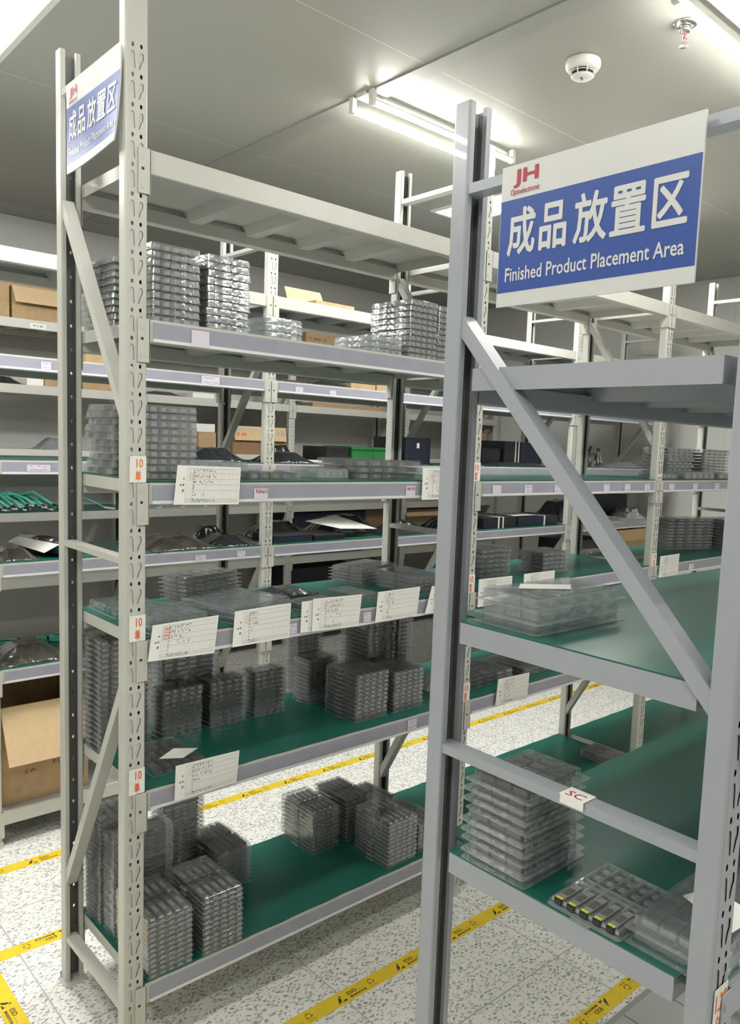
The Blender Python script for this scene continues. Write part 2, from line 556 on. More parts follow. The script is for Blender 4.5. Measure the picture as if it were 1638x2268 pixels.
def ring(pts, z):
    return [(x, zz + z) for x, zz in pts]

_key = [(-.0040, -.017), (-.0018, -.0135), (.0022, -.0130), (.0046, -.0155), (.0050, -.019), (.0048, -.0265), (.0012, -.0325), (-.0030, -.0462), (-.0052, -.0470), (-.0058, -.0440), (-.0048, -.0300)]
_oval = [(.0030 * math.cos(a), .0048 * math.sin(a)) for a in (2 * math.pi * k / 10 for k in range(10))]

def cell_template(keys=True):
    """triangulated 50 x 60 mm piece of the perforated face, as 2-D points and triangles"""
    bm = bmesh.new()
    edges = []
    def loop(pts):
        vs = [bm.verts.new((x, 0, z)) for x, z in pts]
        for i in range(len(vs)):
            edges.append(bm.edges.new((vs[i], vs[(i + 1) % len(vs)])))
    loop([(.004, -.06), (PW - .004, -.06), (PW - .004, 0), (.004, 0)])
    for cx, s in ((.0155, -1), (.0345, 1)):
        loop([(cx + x, z - .008) for x, z in _oval])
        if keys:
            loop([(cx + s * x, z - .0075) for x, z in _key])
    bmesh.ops.triangle_fill(bm, use_beauty=True, use_dissolve=False, edges=edges)
    bm.verts.index_update()
    vs = [(v.co.x, v.co.z) for v in bm.verts]
    fs = [[v.index for v in f.verts] for f in bm.faces]
    bm.free()
    return vs, fs

CELL, CELL_IN = cell_template(), cell_template(False)
_post = {}
def post_data(H, ztop, mt, key):
    """open C-section upright with ovals and keyholes in its face; ztop = height of the top hole row"""
    k = (H, key)
    if k in _post:
        return _post[k]
    mb = MB()
    bm = mb.bm
    vs, fs = CELL
    z = ztop + .008
    zt = z
    while z - .06 > .0:
        vv = [bm.verts.new((x, 0, z + zz)) for x, zz in vs]
        for f in fs:
            bm.faces.new([vv[i] for i in f])
        z -= .06
    def quad(p, q, z0, z1):
        bm.faces.new([bm.verts.new((p[0], p[1], z0)), bm.verts.new((q[0], q[1], z0)), bm.verts.new((q[0], q[1], z1)), bm.verts.new((p[0], p[1], z1))])
    quad((.004, 0), (PW - .004, 0), 0.0, z)
    quad((.004, 0), (PW - .004, 0), zt, H)
    for s in (0, 1):
        X = (lambda a: a) if s == 0 else (lambda a: PW - a)
        prof = [(.004, 0), (.0012, .0012), (0, .004), (0, PD - .003), (.0012, PD - .0008), (.004, PD), (.0125, PD), (.0125, PD - .008)]
        for a, b in zip(prof, prof[1:]):
            quad((X(a[0]), a[1]), (X(b[0]), b[1]), 0.0, H)
    # inner liner that closes most of each keyhole
    zz = zt
    while zz - .06 > 0:
        for cx, s in ((.0155, -1), (.0345, 1)):
            bm.faces.new([bm.verts.new((cx + s * (x * .98) - (.0010 if s > 0 else .0004), .0014, zz - .0075 + z_)) for x, z_ in _key])
        zz -= .06
    bmesh.ops.remove_doubles(bm, verts=bm.verts, dist=1e-5)
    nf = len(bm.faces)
    z = ztop + .008  # second, darker sheet lining the inside of the channel
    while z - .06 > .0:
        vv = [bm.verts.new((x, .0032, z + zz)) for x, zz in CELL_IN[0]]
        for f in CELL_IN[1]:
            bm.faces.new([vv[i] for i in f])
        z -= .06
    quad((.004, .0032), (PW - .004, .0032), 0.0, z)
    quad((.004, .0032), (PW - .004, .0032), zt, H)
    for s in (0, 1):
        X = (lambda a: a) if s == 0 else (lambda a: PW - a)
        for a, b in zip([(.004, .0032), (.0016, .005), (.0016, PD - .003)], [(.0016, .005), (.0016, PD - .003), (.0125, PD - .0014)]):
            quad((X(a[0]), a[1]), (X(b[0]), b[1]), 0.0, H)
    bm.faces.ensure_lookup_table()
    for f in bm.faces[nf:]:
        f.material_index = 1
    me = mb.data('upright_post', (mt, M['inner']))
    _post[k] = me
    return me

_foot = MB().box(-.006, -.006, 0, PW + .006, PD + .016, .004, bev=.001).box(-.0025, -.0025, .004, PW + .0025, .0, .022).data('foot_plate', M['cream'])

def deck_data(w, d, rib0, ribp, mt, ext=0.0):
    """shelf panel with turned-down edges and trapezoid stiffeners below; top at z = 0"""
    mb = MB()
    mb.box(0, 0, -.0014, w, d, 0)
    if ext:
        for xa, xb, xe in ((-ext, 0, -ext), (w, w + ext, w + ext - .0015)):
            mb.box(xa, .038, -.0014, xb, d - .038, 0)
            mb.box(xe, .038, -.034, xe + .0015, d - .038, -.0014)
            mb.box(xa, .038, -.034, xb, .0395, -.0014)
            mb.box(xa, d - .0395, -.034, xb, d - .038, -.0014)
    for a in ((0, 0, .0015, d), (w - .0015, 0, w, d)):
        mb.box(a[0], a[1], -.03, a[2], a[3], -.0014)
    for a in ((.0015, 0, w - .0015, .0015), (.0015, d - .0015, w - .0015, d)):
        mb.box(a[0], a[1], -.022, a[2], a[3], -.0014)
    x = rib0
    while x < w - .06:
        mb.prism([(x - .032, -.0014), (x + .032, -.0014), (x + .018, -.027), (x - .018, -.027)], 1, .0016, d - .0016)
        x += ribp
    return mb.data('shelf_panel', mt)

def rack(name, label, xs, y0, y1, H, ztop, levels, key, paint, frame, bracket_h=.094, rib0=.30, ribp=.182, strips=(), back=True, foot=True):
    t = thing(name, label, 'storage rack', (0, 0, 0))
    P = post_data(H, ztop, paint, key)
    for x in xs:
        for loc, rz in (((x, y0, 0), 0), ((x + PW, y1, 0), math.pi)):
            p = put('upright_post', P, t, loc, (0, 0, rz))
            if foot:
                put('foot_plate', _foot, p, (0, 0, .0))
    beams = {}
    for bi, (xa, xb) in enumerate(zip(xs, xs[1:])):
        a, b = xa + PW + .004, xb - .004
        if ('beam', b - a) not in beams:
            w = b - a
            # stepped beam: front web with a ledge for the deck
            beams['beam', w] = MB().prism([(.0, 0), (.0, -.048), (.002, -.05), (.028, -.05), (.030, -.048), (.030, -.016), (.014, -.016), (.014, 0)], 0, 0, w).data('beam', paint)
            for s, xx in ((0, -.0265), (1, w + .0265 - .0275)):
                br = MB()
                br.box(xx, -.0045, -bracket_h, xx + .0275, -.0025, .0, bev=.0006)
                xm = xx + (.0095 if s == 0 else .018)
                for zc in (-.018, -.078):
                    br.box(xm - .003, -.0056, zc - .006, xm + .003, -.0044, zc + .006)
                xe = xx + (.0255 if s == 0 else 0)
                br.box(xe, -.0045, -bracket_h, xe + .002, .026, .0)
                nf = len(br.bm.faces)
                xm = -.017 if s == 0 else w + .017
                br.box(xm - .0028, -.0052, -.046, xm + .0028, -.0044, -.0405)
                bd = br.data('beam_bracket', (paint, M['slot']))
                for p in bd.polygons[nf:]:
                    p.material_index = 1
                beams['br%d' % s, w] = bd
            st = MB().box(.01, -.0018, -.0405, w - .01, 0, -.006).data('label_strip', M['strip'])
            beams['st', w] = st
            beams['lip', w] = MB().box(.01, -.0035, -.0475, w - .01, 0, -.0405).data('strip_lip', M['lip'])
            beams['dk', w] = deck_data(w + .004, y1 - y0 - .03, rib0 - PW, ribp, M['deck'] if key == 'C' else paint, .041 if key == 'B' else 0.0)
        w = b - a
        for li, z in enumerate(levels):
            for side, (loc, rz) in enumerate((((a, y0, z), 0), ((b, y1, z), math.pi))):
                if side == 1 and not back:
                    continue
                bm_ = put('beam', beams['beam', w], t, loc, (0, 0, rz))
                for s in (0, 1):
                    put('beam_bracket', beams['br%d' % s, w], bm_)
                if side == 0:
                    if li in strips:
                        put('label_strip', beams['st', w], bm_)
                        put('strip_lip', beams['lip', w], bm_)
            put('shelf_panel', beams['dk', w], t, (a - .002, y0 + .015, z + .0012))
    for xi, x in enumerate(xs):
        xc = x + PW / 2
        for (kind, ya, za, yb, zb) in frame(y0, y1):
            wt = .015 if kind == 'cross_brace' else .022
            xx = x + .0175
            put(kind, MB().bar((xx, ya, za), (xx, yb, zb), .028, wt).data(kind, paint), t)
    return t

def frame_left(y0, y1):
    a, b = y0 + .024, y1 - .024
    return [('cross_brace', a, .13, b, .13), ('cross_brace', a, 1.21, b, 1.21), ('cross_brace', a, 2.305, b, 2.305),
            ('diagonal_brace', b, .29, a, .92), ('diagonal_brace', b, 2.05, a, 1.53), ('diagonal_brace', a, 1.02, b, 1.2)][:5]

def frame_right(y0, y1):
    a, b = y0 + .024, y1 - .024
    return [('cross_brace', a, 1.003, b, 1.003), ('cross_brace', a, 1.886, b, 1.886), ('cross_brace', a, .12, b, .12),
            ('diagonal_brace', b, 1.69, a, 1.19)]

def frame_far(y0, y1):
    a, b = y0 + .024, y1 - .024
    return [('cross_brace', a, .2, b, .2), ('cross_brace', a, 1.22, b, 1.22), ('cross_brace', a, 2.31, b, 2.31),
            ('diagonal_brace', b, 1.42, a, 1.9), ('diagonal_brace', b, .4, a, .95)]

LEV = [2.10, 1.745, 1.387, 1.028, .667, .183]
AX = [0, 1.113, 2.249, 3.362]
rack('storage_rack', 'long cream steel rack at left with six shelves, small sign on its near end', AX, 0, .405, 2.407, 2.3007, LEV, 'A', M['cream'], frame_left, rib0=.357, strips=(1, 2, 3, 4, 5))
rack('storage_rack', 'gray-blue steel rack at right front carrying the big blue sign', [.177, 1.3], -1.294, -.788, 2.015, 1.9, [1.615, 1.215, .828], 'B', M['gray'], frame_right, rib0=.39, ribp=.172)
CXS = [-1.07, .04, 1.155, 2.27, 3.385, 4.5]
rack('storage_rack', 'cream rack across the middle aisle, lilac label strips on its shelves', CXS, 1.235, 1.64, 2.407, 2.31, LEV[:4] + [.65, .13], 'C', M['cream'], frame_far, rib0=.37, strips=(1, 2, 3, 4))
rack('storage_rack', 'farthest cream rack, standing along the back wall', [.28, 1.39, 2.5, 3.61, 4.72], 3.01, 3.41, 2.407, 2.3, [2.095, 1.738, 1.38, 1.025, .645, .13], 'D', M['cream'], frame_far)

# green mats on the shelves
def mat_on(label, x0, y0, x1, y1, z, notch=False):
    mb = MB()
    e = .041 if notch else 0
    q_ = .046
    n = 24
    out = []
    for k in range(n + 1):
        x = x0 + e + (x1 - x0 - 2 * e) * k / n
        out.append((x, y0 + .0014 * math.sin(k * 1.9 + x0 * 7)))
    if notch:
        out += [(x1 - e, y0 + q_), (x1, y0 + q_), (x1, y1 - q_), (x1 - e, y1 - q_)]
    for k in range(n, -1, -1):
        x = x0 + e + (x1 - x0 - 2 * e) * k / n
        out.append((x, y1 + .0014 * math.sin(k * 1.7 + x0 * 5)))
    if notch:
        out += [(x0 + e, y1 - q_), (x0, y1 - q_), (x0, y0 + q_), (x0 + e, y0 + q_)]
    mb.prism(out, 2, z + .0002, z + .0022)
    return tag(put('shelf_mat', mb.data('shelf_mat', M['green'])), label, 'mat', 'green rubber mats on the shelves')

SH = {2: 'third shelf from the top', 3: 'fourth shelf from the top', 4: 'fifth shelf from the top', 5: 'bottom shelf'}
for li in (2, 3, 4, 5):
    for bi, (xa, xb) in enumerate(zip(AX, AX[1:])):
        mat_on('green mat on the %s of the left rack, %s bay' % (SH[li], ('near', 'middle', 'far')[bi]),
               xa + .0515, .003, xb - .0015, .402, LEV[li] + .0014)
mat_on('green mat on the middle shelf of the right rack', .189, -1.291, 1.335, -.791, 1.2164, True)
mat_on('green mat on the bottom shelf of the right rack', .189, -1.291, 1.335, -.791, .8294, True)
for li, z in ((2, 1.387), (3, 1.028), (4, .65)):
    for bi, (xa, xb) in enumerate(zip(CXS, CXS[1:])):
        if (li == 4 and bi > 1) or bi == 4:
            continue
        mat_on('green mat, %s, rack across the aisle, %s bay' % (SH[li], ('nearest', 'second', 'third', 'fourth', 'farthest')[bi]),
               xa + .0515, 1.238, xb - .0015, 1.637, z + .0014)
mat_on('green mat under the aqua cables on the farthest rack', .332, 3.013, 1.388, 3.407, 1.0264)

# ------------------------------------------------------------------ signs
def sign(label, y_left, y_right, z0, z1, xf, curl=0.0):
    """board facing -x; u runs from y_left to y_right, v up"""
    W, Hh = y_right - y_left, z1 - z0
    def P(u, v, d):
        x = xf - d
        if curl:
            x -= curl * max(0, u - .15) ** 1.5 * (1 - v) ** 2
        return Vector((x, y_left + W * u, z0 + Hh * v))
    t = thing('hanging_sign', label, 'sign', (xf, (y_left + y_right) / 2, z0))
    o = Vector(t.location)
    def grid(u0, v0, u1, v1, d0, d1, nu=16, nv=8):
        mb = MB()
        for d, s in ((d0, 1), (d1, -1)):
            vs = [[mb.bm.verts.new(P(u0 + (u1 - u0) * i / nu, v0 + (v1 - v0) * j / nv, d) - o) for j in range(nv + 1)] for i in range(nu + 1)]
            for i in range(nu):
                for j in range(nv):
                    mb.bm.faces.new((vs[i][j], vs[i + 1][j], vs[i + 1][j + 1], vs[i][j + 1]))
            if s == 1:
                A = vs
        B = vs
        for i in range(nu):
            for j in (0, nv):
                mb.bm.faces.new((A[i][j], A[i + 1][j], B[i + 1][j], B[i][j]))
        for j in range(nv):
            for i in (0, nu):
                mb.bm.faces.new((A[i][j], A[i][j + 1], B[i][j + 1], B[i][j]))
        return mb
    put('board', grid(0, 0, 1, 1, 0, .003).data('board', M['signw']), t)
    put('blue_field', grid(.003, .101, .997, .757, .003, .0033).data('blue_field', M['blue']), t)
    def lines(items, mt, name):
        mb = MB()
        for s, bold, u0, v0, u1, v1 in items:
            me = text_mesh(s, bold)
            mb.mesh(me, lambda c: P(u0 + (u1 - u0) * c.x, v0 + (v1 - v0) * c.y, .0037) - o)
        put(name, mb.data(name, mt), t)
    lines([('成', .022, .052, .355, .213, .69), ('品', .022, .236, .358, .385, .675), ('放', .022, .422, .355, .590, .685),
           ('置', .022, .606, .360, .772, .675), ('区', .022, .80, .362, .953, .668), ('Finished Product Placement Area', .016, .048, .175, .95, .275)], M['signw'], 'white_lettering')
    lines([('JH', .03, .071, .835, .214, .962), ('Optoelectronic', .006, .057, .775, .224, .83)], M['crimson'], 'red_logo')
    return t

sign('large blue and white sign hanging on the end frame of the right rack', -.902, -1.2075, 1.699, 1.894, .168)
sign('smaller-looking blue and white sign with curled corner on the left rack end', .312, .006, 2.10, 2.293, -.004, curl=.02)

# ------------------------------------------------------------------ ESD floor tapes
def tape_print(mb, x, flip=1):
    """one repeat of the printing in tape space: x along, y across (0..0.047)"""
    z = .0009
    def T(s, bold, u0, v0, u1, v1):
        mb.mesh(text_mesh(s, bold), lambda c: Vector((x + u0 + (u1 - u0) * c.x, v0 + (v1 - v0) * c.y, z)))
    def poly(pts):
        mb.poly([(x + a, b, z) for a, b in pts])
    # warning triangle with a hand reaching in
    poly([(0, .008), (.012, .0125), (.017, .021), (.0165, .024), (.0125, .03)])
    poly([(.0135, .008), (.031, .008), (.026, .0165), (.022, .012), (.016, .011)])
    poly([(.017, .036), (.0145, .032), (.0185, .027), (.0225, .026)])
    T('ESD', .012, .042, .021, .073, .034)
    T('静电防护区域', .02, .042, .008, .098, .016)
    T('protected area', 0, .075, .021, .104, .024)
    # round symbol
    c = (.124, .026)
    for k in range(3):
        a0 = k * 2.094 + .3
        pts = [(c[0] + .0095 * math.cos(a0 + q * .28), c[1] + .0095 * math.sin(a0 + q * .28)) for q in range(6)]
        pin = [(c[0] + .0078 * math.cos(a0 + q * .28), c[1] + .0078 * math.sin(a0 + q * .28)) for q in range(6)]
        poly(pts + pin[::-1])
        e = a0 + 5 * .28
        poly([(c[0] + .013 * math.cos(e), c[1] + .013 * math.sin(e)), (c[0] + .010 * math.cos(e + .45), c[1] + .010 * math.sin(e + .45)), (c[0] + .005 * math.cos(e), c[1] + .005 * math.sin(e))])
    T('CAUTION', .004, .112, .008, .137, .011)

def tape(label, loc, rz, L, offs, vis):
    t = thing('floor_tape', label, 'floor tape', loc, rz, 'yellow ESD tapes on the floor')
    put('tape_strip', MB().box(0, 0, .0002, L, .0475, .0007).data('tape_strip', M['yellow']), t)
    mb = MB()
    x = offs
    while x < L - .15:
        if vis[0] < x < vis[1]:
            tape_print(mb, x)
        x += .2117
    put('printing', mb.data('printing', M['tapeink'], normals=False), t)

tape('yellow ESD tape running along the front aisle between left and right racks', (-1.5, -.172, 0), 0, 6.0, .116, (.9, 4))
tape('yellow ESD tape running behind the left rack near the far side of the middle aisle', (-1.5, 1.051, 0), 0, 6.1, .14, (.9, 6))
tape('yellow ESD tape with upside-down print just behind the left rack', (4.3, .629, 0), math.pi, 5.8, .18, (2.8, 5))
tape('yellow ESD tape with upside-down print beside the gray floor plates', (2.6, -.60, 0), math.pi, 2.9, .02, (0, 2.4))
tape('yellow ESD tape crossing the aisle at the lower left corner', (-.166, .68, 0), -math.pi / 2, 2.2, .06, (0, 1.6))

# ------------------------------------------------------------------ trays of parts
ORD = ['first', 'second', 'third', 'fourth', 'fifth', 'sixth', 'seventh', 'eighth', 'ninth', 'tenth', 'eleventh', 'twelfth',
       'thirteenth', 'fourteenth', 'fifteenth', 'sixteenth', 'seventeenth', 'eighteenth', 'nineteenth', 'twentieth', 'twenty-first', 'twenty-second', 'twenty-third']

def shell_data(W, L, h, mt, lip=.0016, notch=True):
    """vacuum-formed tray: rim flange below, sloped walls, ribbed lid face"""
    mb = MB()
    bm = mb.bm
    t = min(.005, h * .3)
    hz = h * .985
    def rr(x0, y0, x1, y1, r, z):
        out = []
        for cx, cy, a0 in ((x1 - r, y1 - r, 0), (x0 + r, y1 - r, 90), (x0 + r, y0 + r, 180), (x1 - r, y0 + r, 270)):
            for k in range(4):
                a = math.radians(a0 + 30 * k)
                out.append(bm.verts.new((cx + r * math.cos(a), cy + r * math.sin(a), z)))
        return out
    f0 = rr(-lip, -lip, W + lip, L + lip, .006, .0004)
    f1 = rr(-lip, -lip, W + lip, L + lip, .006, .0013)
    w0 = rr(0, 0, W, L, .005, .0013)
    w1 = rr(.002, .002, W - .002, L - .002, .005, hz - .0008)
    w2 = rr(.0032, .0032, W - .0032, L - .0032, .004, hz)
    for A, B in ((f0, f1), (f1, w0), (w0, w1), (w1, w2)):
        n = len(A)
        for i in range(n):
            bm.faces.new((A[i], A[(i + 1) % n], B[(i + 1) % n], B[i]))
    bm.faces.new(w2)
    # corrugated pocket walls on the long and short sides
    nx = 5
    for s in (0, 1):
        for k in range(nx):
            x = W * (k + .5) / nx
            y = -.0016 if s == 0 else L - .0004
            mb.box(x - W * .055, y, .003, x + W * .055, y + .002, hz * .72)
    if notch and lip < .004:
        for x in (-lip - .006, W + lip - .002):
            mb.box(x, L * .5 - .016, .0005, x + .008, L * .5 + .016, .0012)
    me = mb.data('clear_tray', (mt, M['rim']))
    for p in me.polygons:
        if max(me.vertices[v].co.z for v in p.vertices) < .0016:
            p.material_index = 1
    return me

def insert_data(W, L, h, mt, rows=2, cols=5, fill=.66):
    """rows of packed modules merged into one part; clear blocks for empty pockets"""
    mb = MB()
    px, py = (W - .010) / cols, (L - .012) / rows
    for i in range(cols):
        for j in range(rows):
            x0 = .005 + px * i + px * (1 - fill) / 2
            y0 = .006 + py * j + py * .10
            mb.box(x0, y0, .0022, x0 + px * fill, y0 + py * .82, h * .80)  # block standing for a packed module, clear in the empty looks
            mb.box(x0 + px * fill * .25, y0 + py * .82, .0022, x0 + px * fill * .75, y0 + py * .9, h * .62)
    return mb.data('module_pockets', mt)

_sd = {}
MASS = []
def tray_stack(desc, x0, y0, W, L, z0, n, h, rot=0.0, look='dark', jit=.0012, rows=2, cols=5, top_insert=True, mass=False, lip=.0016):
    key = (round(W, 3), round(L, 3), round(h, 4), look, rows, cols, lip)
    if key not in _sd:
        sh = {'dark': M['clear'], 'silver': M['clear2'], 'light': M['clear'], 'empty': M['clear2'], 'glass': M['glass']}[look]
        im = {'dark': M['modul'], 'silver': M['modlt'], 'light': M['modlt'], 'empty': M['clear'], 'glass': M['glass']}[look]
        _sd[key] = (shell_data(W, L, h, sh, lip), insert_data(W, L, h, im, rows, cols) if im else None)
    sd, idt = _sd[key]
    grp = 'clear trays in the ' + desc
    rng = random.Random(int(abs(x0) * 1000) + int(abs(y0) * 7777) + n)
    out = []
    for k in range(n):
        jx, jy, jr = rng.uniform(-jit, jit), rng.uniform(-jit, jit), rng.uniform(-.006, .006) * (jit / .0012)
        if mass:
            MASS.append((sd, idt, Matrix.Translation((x0 + jx, y0 + jy, z0 + k * h)) @ Matrix.Rotation(rot + jr, 4, 'Z')))
            continue
        down = n - 1 - k
        if n == 1:
            lab = 'clear plastic tray, ' + desc
        elif down == 0:
            lab = 'topmost clear tray, ' + desc
        elif k == 0:
            lab = 'lowest clear tray, ' + desc
        else:
            lab = '%s tray down, %s' % (ORD[down], desc)
        o = put('clear_tray', sd, None, (x0 + jx, y0 + jy, z0 + k * h), (0, 0, rot + jr))
        tag(o, lab, 'tray', grp if n > 1 else None)
        if idt and (top_insert or down):
            put('module_pockets', idt, o)
        out.append(o)
    return out

A2_, A3_, A4_, A5_, A6_ = 1.7475, 1.3912, 1.0322, .6712, .1872
# second shelf from the top
tray_stack('tall pile at the left end, second shelf, front', .081, .045, .122, .15, A2_, 10, .0177, 0, 'silver')
tray_stack('tall pile behind the left post on the second shelf', .062, .212, .125, .17, A2_, 10, .0166, .03, 'silver', jit=.003, lip=0.005)
tray_stack('tall pile second from left on the second shelf', .220, .045, .117, .15, A2_, 10, .0177, 0, 'silver', jit=.002)
tray_stack('low shiny pile at mid second shelf, left of the gap', .380, .045, .117, .16, A2_, 3, .0183, 0, 'empty')
tray_stack('low shiny pile at mid second shelf, right of the gap', .722, .045, .127, .165, A2_, 3, .0170, 0, 'empty')
tray_stack('tall pile near the right end of the second shelf', .874, .045, .117, .18, A2_, 10, .0171, 0, 'silver', jit=.002)
tray_stack('tall pile half hidden by the gray post, second shelf', 1.006, .06, .09, .17, A2_, 10, .0171, 0, 'silver')
# third shelf
tray_stack('leaning white-sided pile behind the left post, third shelf', .072, .232, .125, .165, A3_, 10, .0175, .03, 'silver', jit=.005, rows=1, lip=0.004)
tray_stack('tall pile at the left end of the third shelf', .080, .05, .122, .15, A3_, 10, .0171, 0, 'silver', jit=.003)
tray_stack('alone at the front edge of the third shelf', .345, .05, .165, .14, A3_, 1, .020, 0, 'light')
tray_stack('flat pair behind the stock card on the third shelf', .290, .225, .165, .14, A3_, 2, .0185, .04, 'empty')
tray_stack('left of the wide pile on the third shelf', .580, .08, .112, .14, A3_, 1, .028, 0, 'empty')
tray_stack('wide pile at the right of the third shelf', .705, .06, .262, .19, A3_, 3, .0185, .0, 'light', jit=.006, lip=0.004)
# fourth shelf
tray_stack('skewed pile with sharp rims on the fourth shelf', .303, .298, .205, .095, A4_, 6, .0120, .245, 'light', jit=.003, lip=0.009)
tray_stack('low pair at the left end of the fourth shelf', .075, .03, .155, .165, A4_, 2, .018, 0, 'glass', jit=.003, lip=0.005)
tray_stack('broad low pile behind the second fourth-shelf card', .288, .012, .215, .20, A4_, 3, .0135, .26, 'glass', jit=.002, lip=0.006)
tray_stack('five-tray pile by the far edge of the fourth shelf', .905, .255, .20, .13, A4_, 5, .0112, .26, 'light', jit=.003, lip=0.009)
tray_stack('small and alone on the green fourth-shelf mat', .725, .045, .095, .15, A4_, 1, .02, .12, 'glass')
tray_stack('four-tray pile at the right end of the fourth shelf', .945, .05, .135, .19, A4_, 4, .0140, 0, 'light', lip=0.007)
tray_stack('at the near end of the fourth shelf behind the left post', .072, .225, .135, .17, A4_, 1, .022, 0, 'glass', lip=0.005)
tray_stack('wrapped in film beside the third fourth-shelf card', .525, .012, .15, .13, A4_, 1, .016, .1, 'light')
# fifth shelf
tray_stack('very tall pile behind the left post, fifth shelf', .052, .268, .145, .13, A5_, 20, .0147, 0, 'light')
tray_stack('pile with five dark columns, fifth shelf, left', .221, .262, .121, .072, A5_, 10, .0136, 0, 'dark', rows=1)
tray_stack('tall pile towering behind the left fifth-shelf piles', .262, .348, .185, .085, A5_, 20, .0142, 0, 'dark', rows=1, cols=2, mass=True)
tray_stack('pile second from left along the fifth shelf', .363, .262, .122, .072, A5_, 10, .0134, 0, 'dark', rows=1)
tray_stack('pile third from left along the fifth shelf', .509, .261, .113, .075, A5_, 10, .0137, 0, 'dark', rows=1)
tray_stack('pile by the far edge of the fifth shelf, middle', .706, .263, .118, .088, A5_, 11, .0129, 0, 'light', rows=1)
tray_stack('tall pile hiding under the fourth shelf, middle', .735, .362, .10, .08, A5_, 17, .0128, 0, 'dark', rows=1, mass=True)
tray_stack('big dark pile at the front of the fifth shelf', .721, .047, .126, .154, A5_, 11, .0132, 0, 'dark')
tray_stack('dark pile at the right front of the fifth shelf', .870, .047, .127, .154, A5_, 10, .0129, 0, 'dark')
tray_stack('tall pile behind the dark fifth-shelf piles', .905, .218, .125, .145, A5_, 20, .0142, 0, 'light', rows=1, cols=3, mass=True)
tray_stack('tall pile beside the gray post on the fifth shelf', 1.037, .218, .07, .145, A5_, 20, .0142, 0, 'dark', rows=1, cols=2, mass=True)
tray_stack('at the left end of the fifth shelf with a paper slip', .095, .05, .14, .185, A5_, 1, .019, 0, 'dark', rows=3)
# bottom shelf
tray_stack('tall back pile at the near end of the bottom shelf', .060, .292, .135, .125, A6_, 22, .0132, 0, 'light')
tray_stack('tall pile behind the left post on the bottom shelf', .066, .215, .168, .07, A6_, 21, .0127, 0, 'light', rows=1, cols=2, mass=True)
tray_stack('tall pile against the back of the bottom shelf', .262, .335, .13, .085, A6_, 19, .0131, 0, 'light', rows=1, cols=2, mass=True)
tray_stack('shorter pile by the back edge of the bottom shelf', .372, .225, .115, .185, A6_, 9, .0132, 0, 'dark')
c_top = tray_stack('front left pile on the bottom shelf', .064, .004, .117, .196, A6_, 11, .0135, 0, 'light', top_insert=False)
d_top = tray_stack('front pile with shiny latches on the bottom shelf', .207, .002, .115, .196, A6_, 11, .0139, 0, 'dark', top_insert=False)
e_top = tray_stack('rear pile in the middle of the bottom shelf', .714, .226, .106, .186, A6_, 10, .0138, 0, 'light', top_insert=False)
tray_stack('rear pile second from right on the bottom shelf', .850, .23, .112, .18, A6_, 10, .0137, 0, 'dark')
tray_stack('low rear pile at the right of the bottom shelf', .985, .25, .115, .165, A6_, 6, .0135, .03, 'dark')
h_top = tray_stack('front pile at the right of the bottom shelf', .844, .015, .122, .168, A6_, 11, .0133, 0, 'light', top_insert=False)
tray_stack('dark pile beside the gray post on the bottom shelf', .985, .03, .10, .18, A6_, 7, .0135, 0, 'dark')
# farther bays of the left rack
tray_stack('first pile past the second post, fourth shelf', 1.350, .14, .165, .12, A4_, 6, .0178, 0, 'light', mass=True)
tray_stack('second pile past the second post, fourth shelf', 1.640, .09, .16, .12, A4_, 5, .0165, 0, 'light', mass=True)
tray_stack('broad dark pile past the second post, fifth shelf', 1.20, .06, .26, .16, A5_, 3, .015, 0, 'dark', rows=3, mass=True)
tray_stack('dark pair farther along the fifth shelf', 1.51, .05, .22, .2, A5_, 2, .015, .05, 'dark', rows=3, mass=True)
tray_stack('lonely low pile on the bottom shelf by the third post', 2.085, .008, .12, .165, A6_, 3, .0138, 0, 'light', mass=True)
tray_stack('pile with bright rims past the third post, third shelf', 2.60, .15, .25, .13, A3_, 9, .0150, 0, 'light', jit=.004, mass=True, lip=0.006)
tray_stack('pile at the far end of the third shelf', 2.88, .12, .27, .14, A3_, 9, .0152, 0, 'light', jit=.003, mass=True)
tray_stack('flat at the edge of the third shelf past the third post', 2.36, .05, .16, .1, A3_, 1, .022, 0, 'empty', mass=True)
tray_stack('long flat one at the front of the third shelf', 2.54, .03, .28, .1, A3_, 1, .034, 0, 'empty', mass=True)
tray_stack('flat one nearest the right end of the third shelf', 2.845, .02, .25, .09, A3_, 1, .028, 0, 'empty', mass=True)
tray_stack('pile with bright rims past the third post, fourth shelf', 2.80, .235, .30, .14, A4_, 10, .0155, -.35, 'light', jit=.003, mass=True, lip=0.006)
tray_stack('pile at the far end of the fourth shelf', 3.06, .06, .28, .18, A4_, 10, .0155, -.3, 'dark', jit=.003, rows=1, cols=3, mass=True)
tray_stack('thin bright one on the fourth shelf beside the third post', 2.27, .30, .16, .09, A4_, 1, .016, 0, 'empty', mass=True)
tray_stack('thin dark one on the fourth shelf beside the third post', 2.30, .12, .16, .14, A4_, 1, .018, 0, 'dark', mass=True)
mbs, mbi = MB(), [MB(), MB()]
for sd, idt, mx in MASS:
    mbs.mesh(sd, lambda c: mx @ c)
    if idt:
        mbi[0 if idt.materials[0] is M['modul'] else 1].mesh(idt, lambda c: mx @ c)
o = put('clear_tray_mass', mbs.data('clear_tray_mass', M['clear'], normals=False))
tag(o, 'clear trays massed at the back and in the far bays of the left rack', 'trays')
o['kind'] = 'stuff'
for q, mt_ in ((0, 'modul'), (1, 'modlt')):
    put('module_pockets', mbi[q].data('module_pockets', M[mt_], normals=False), o)['kind'] = 'stuff'
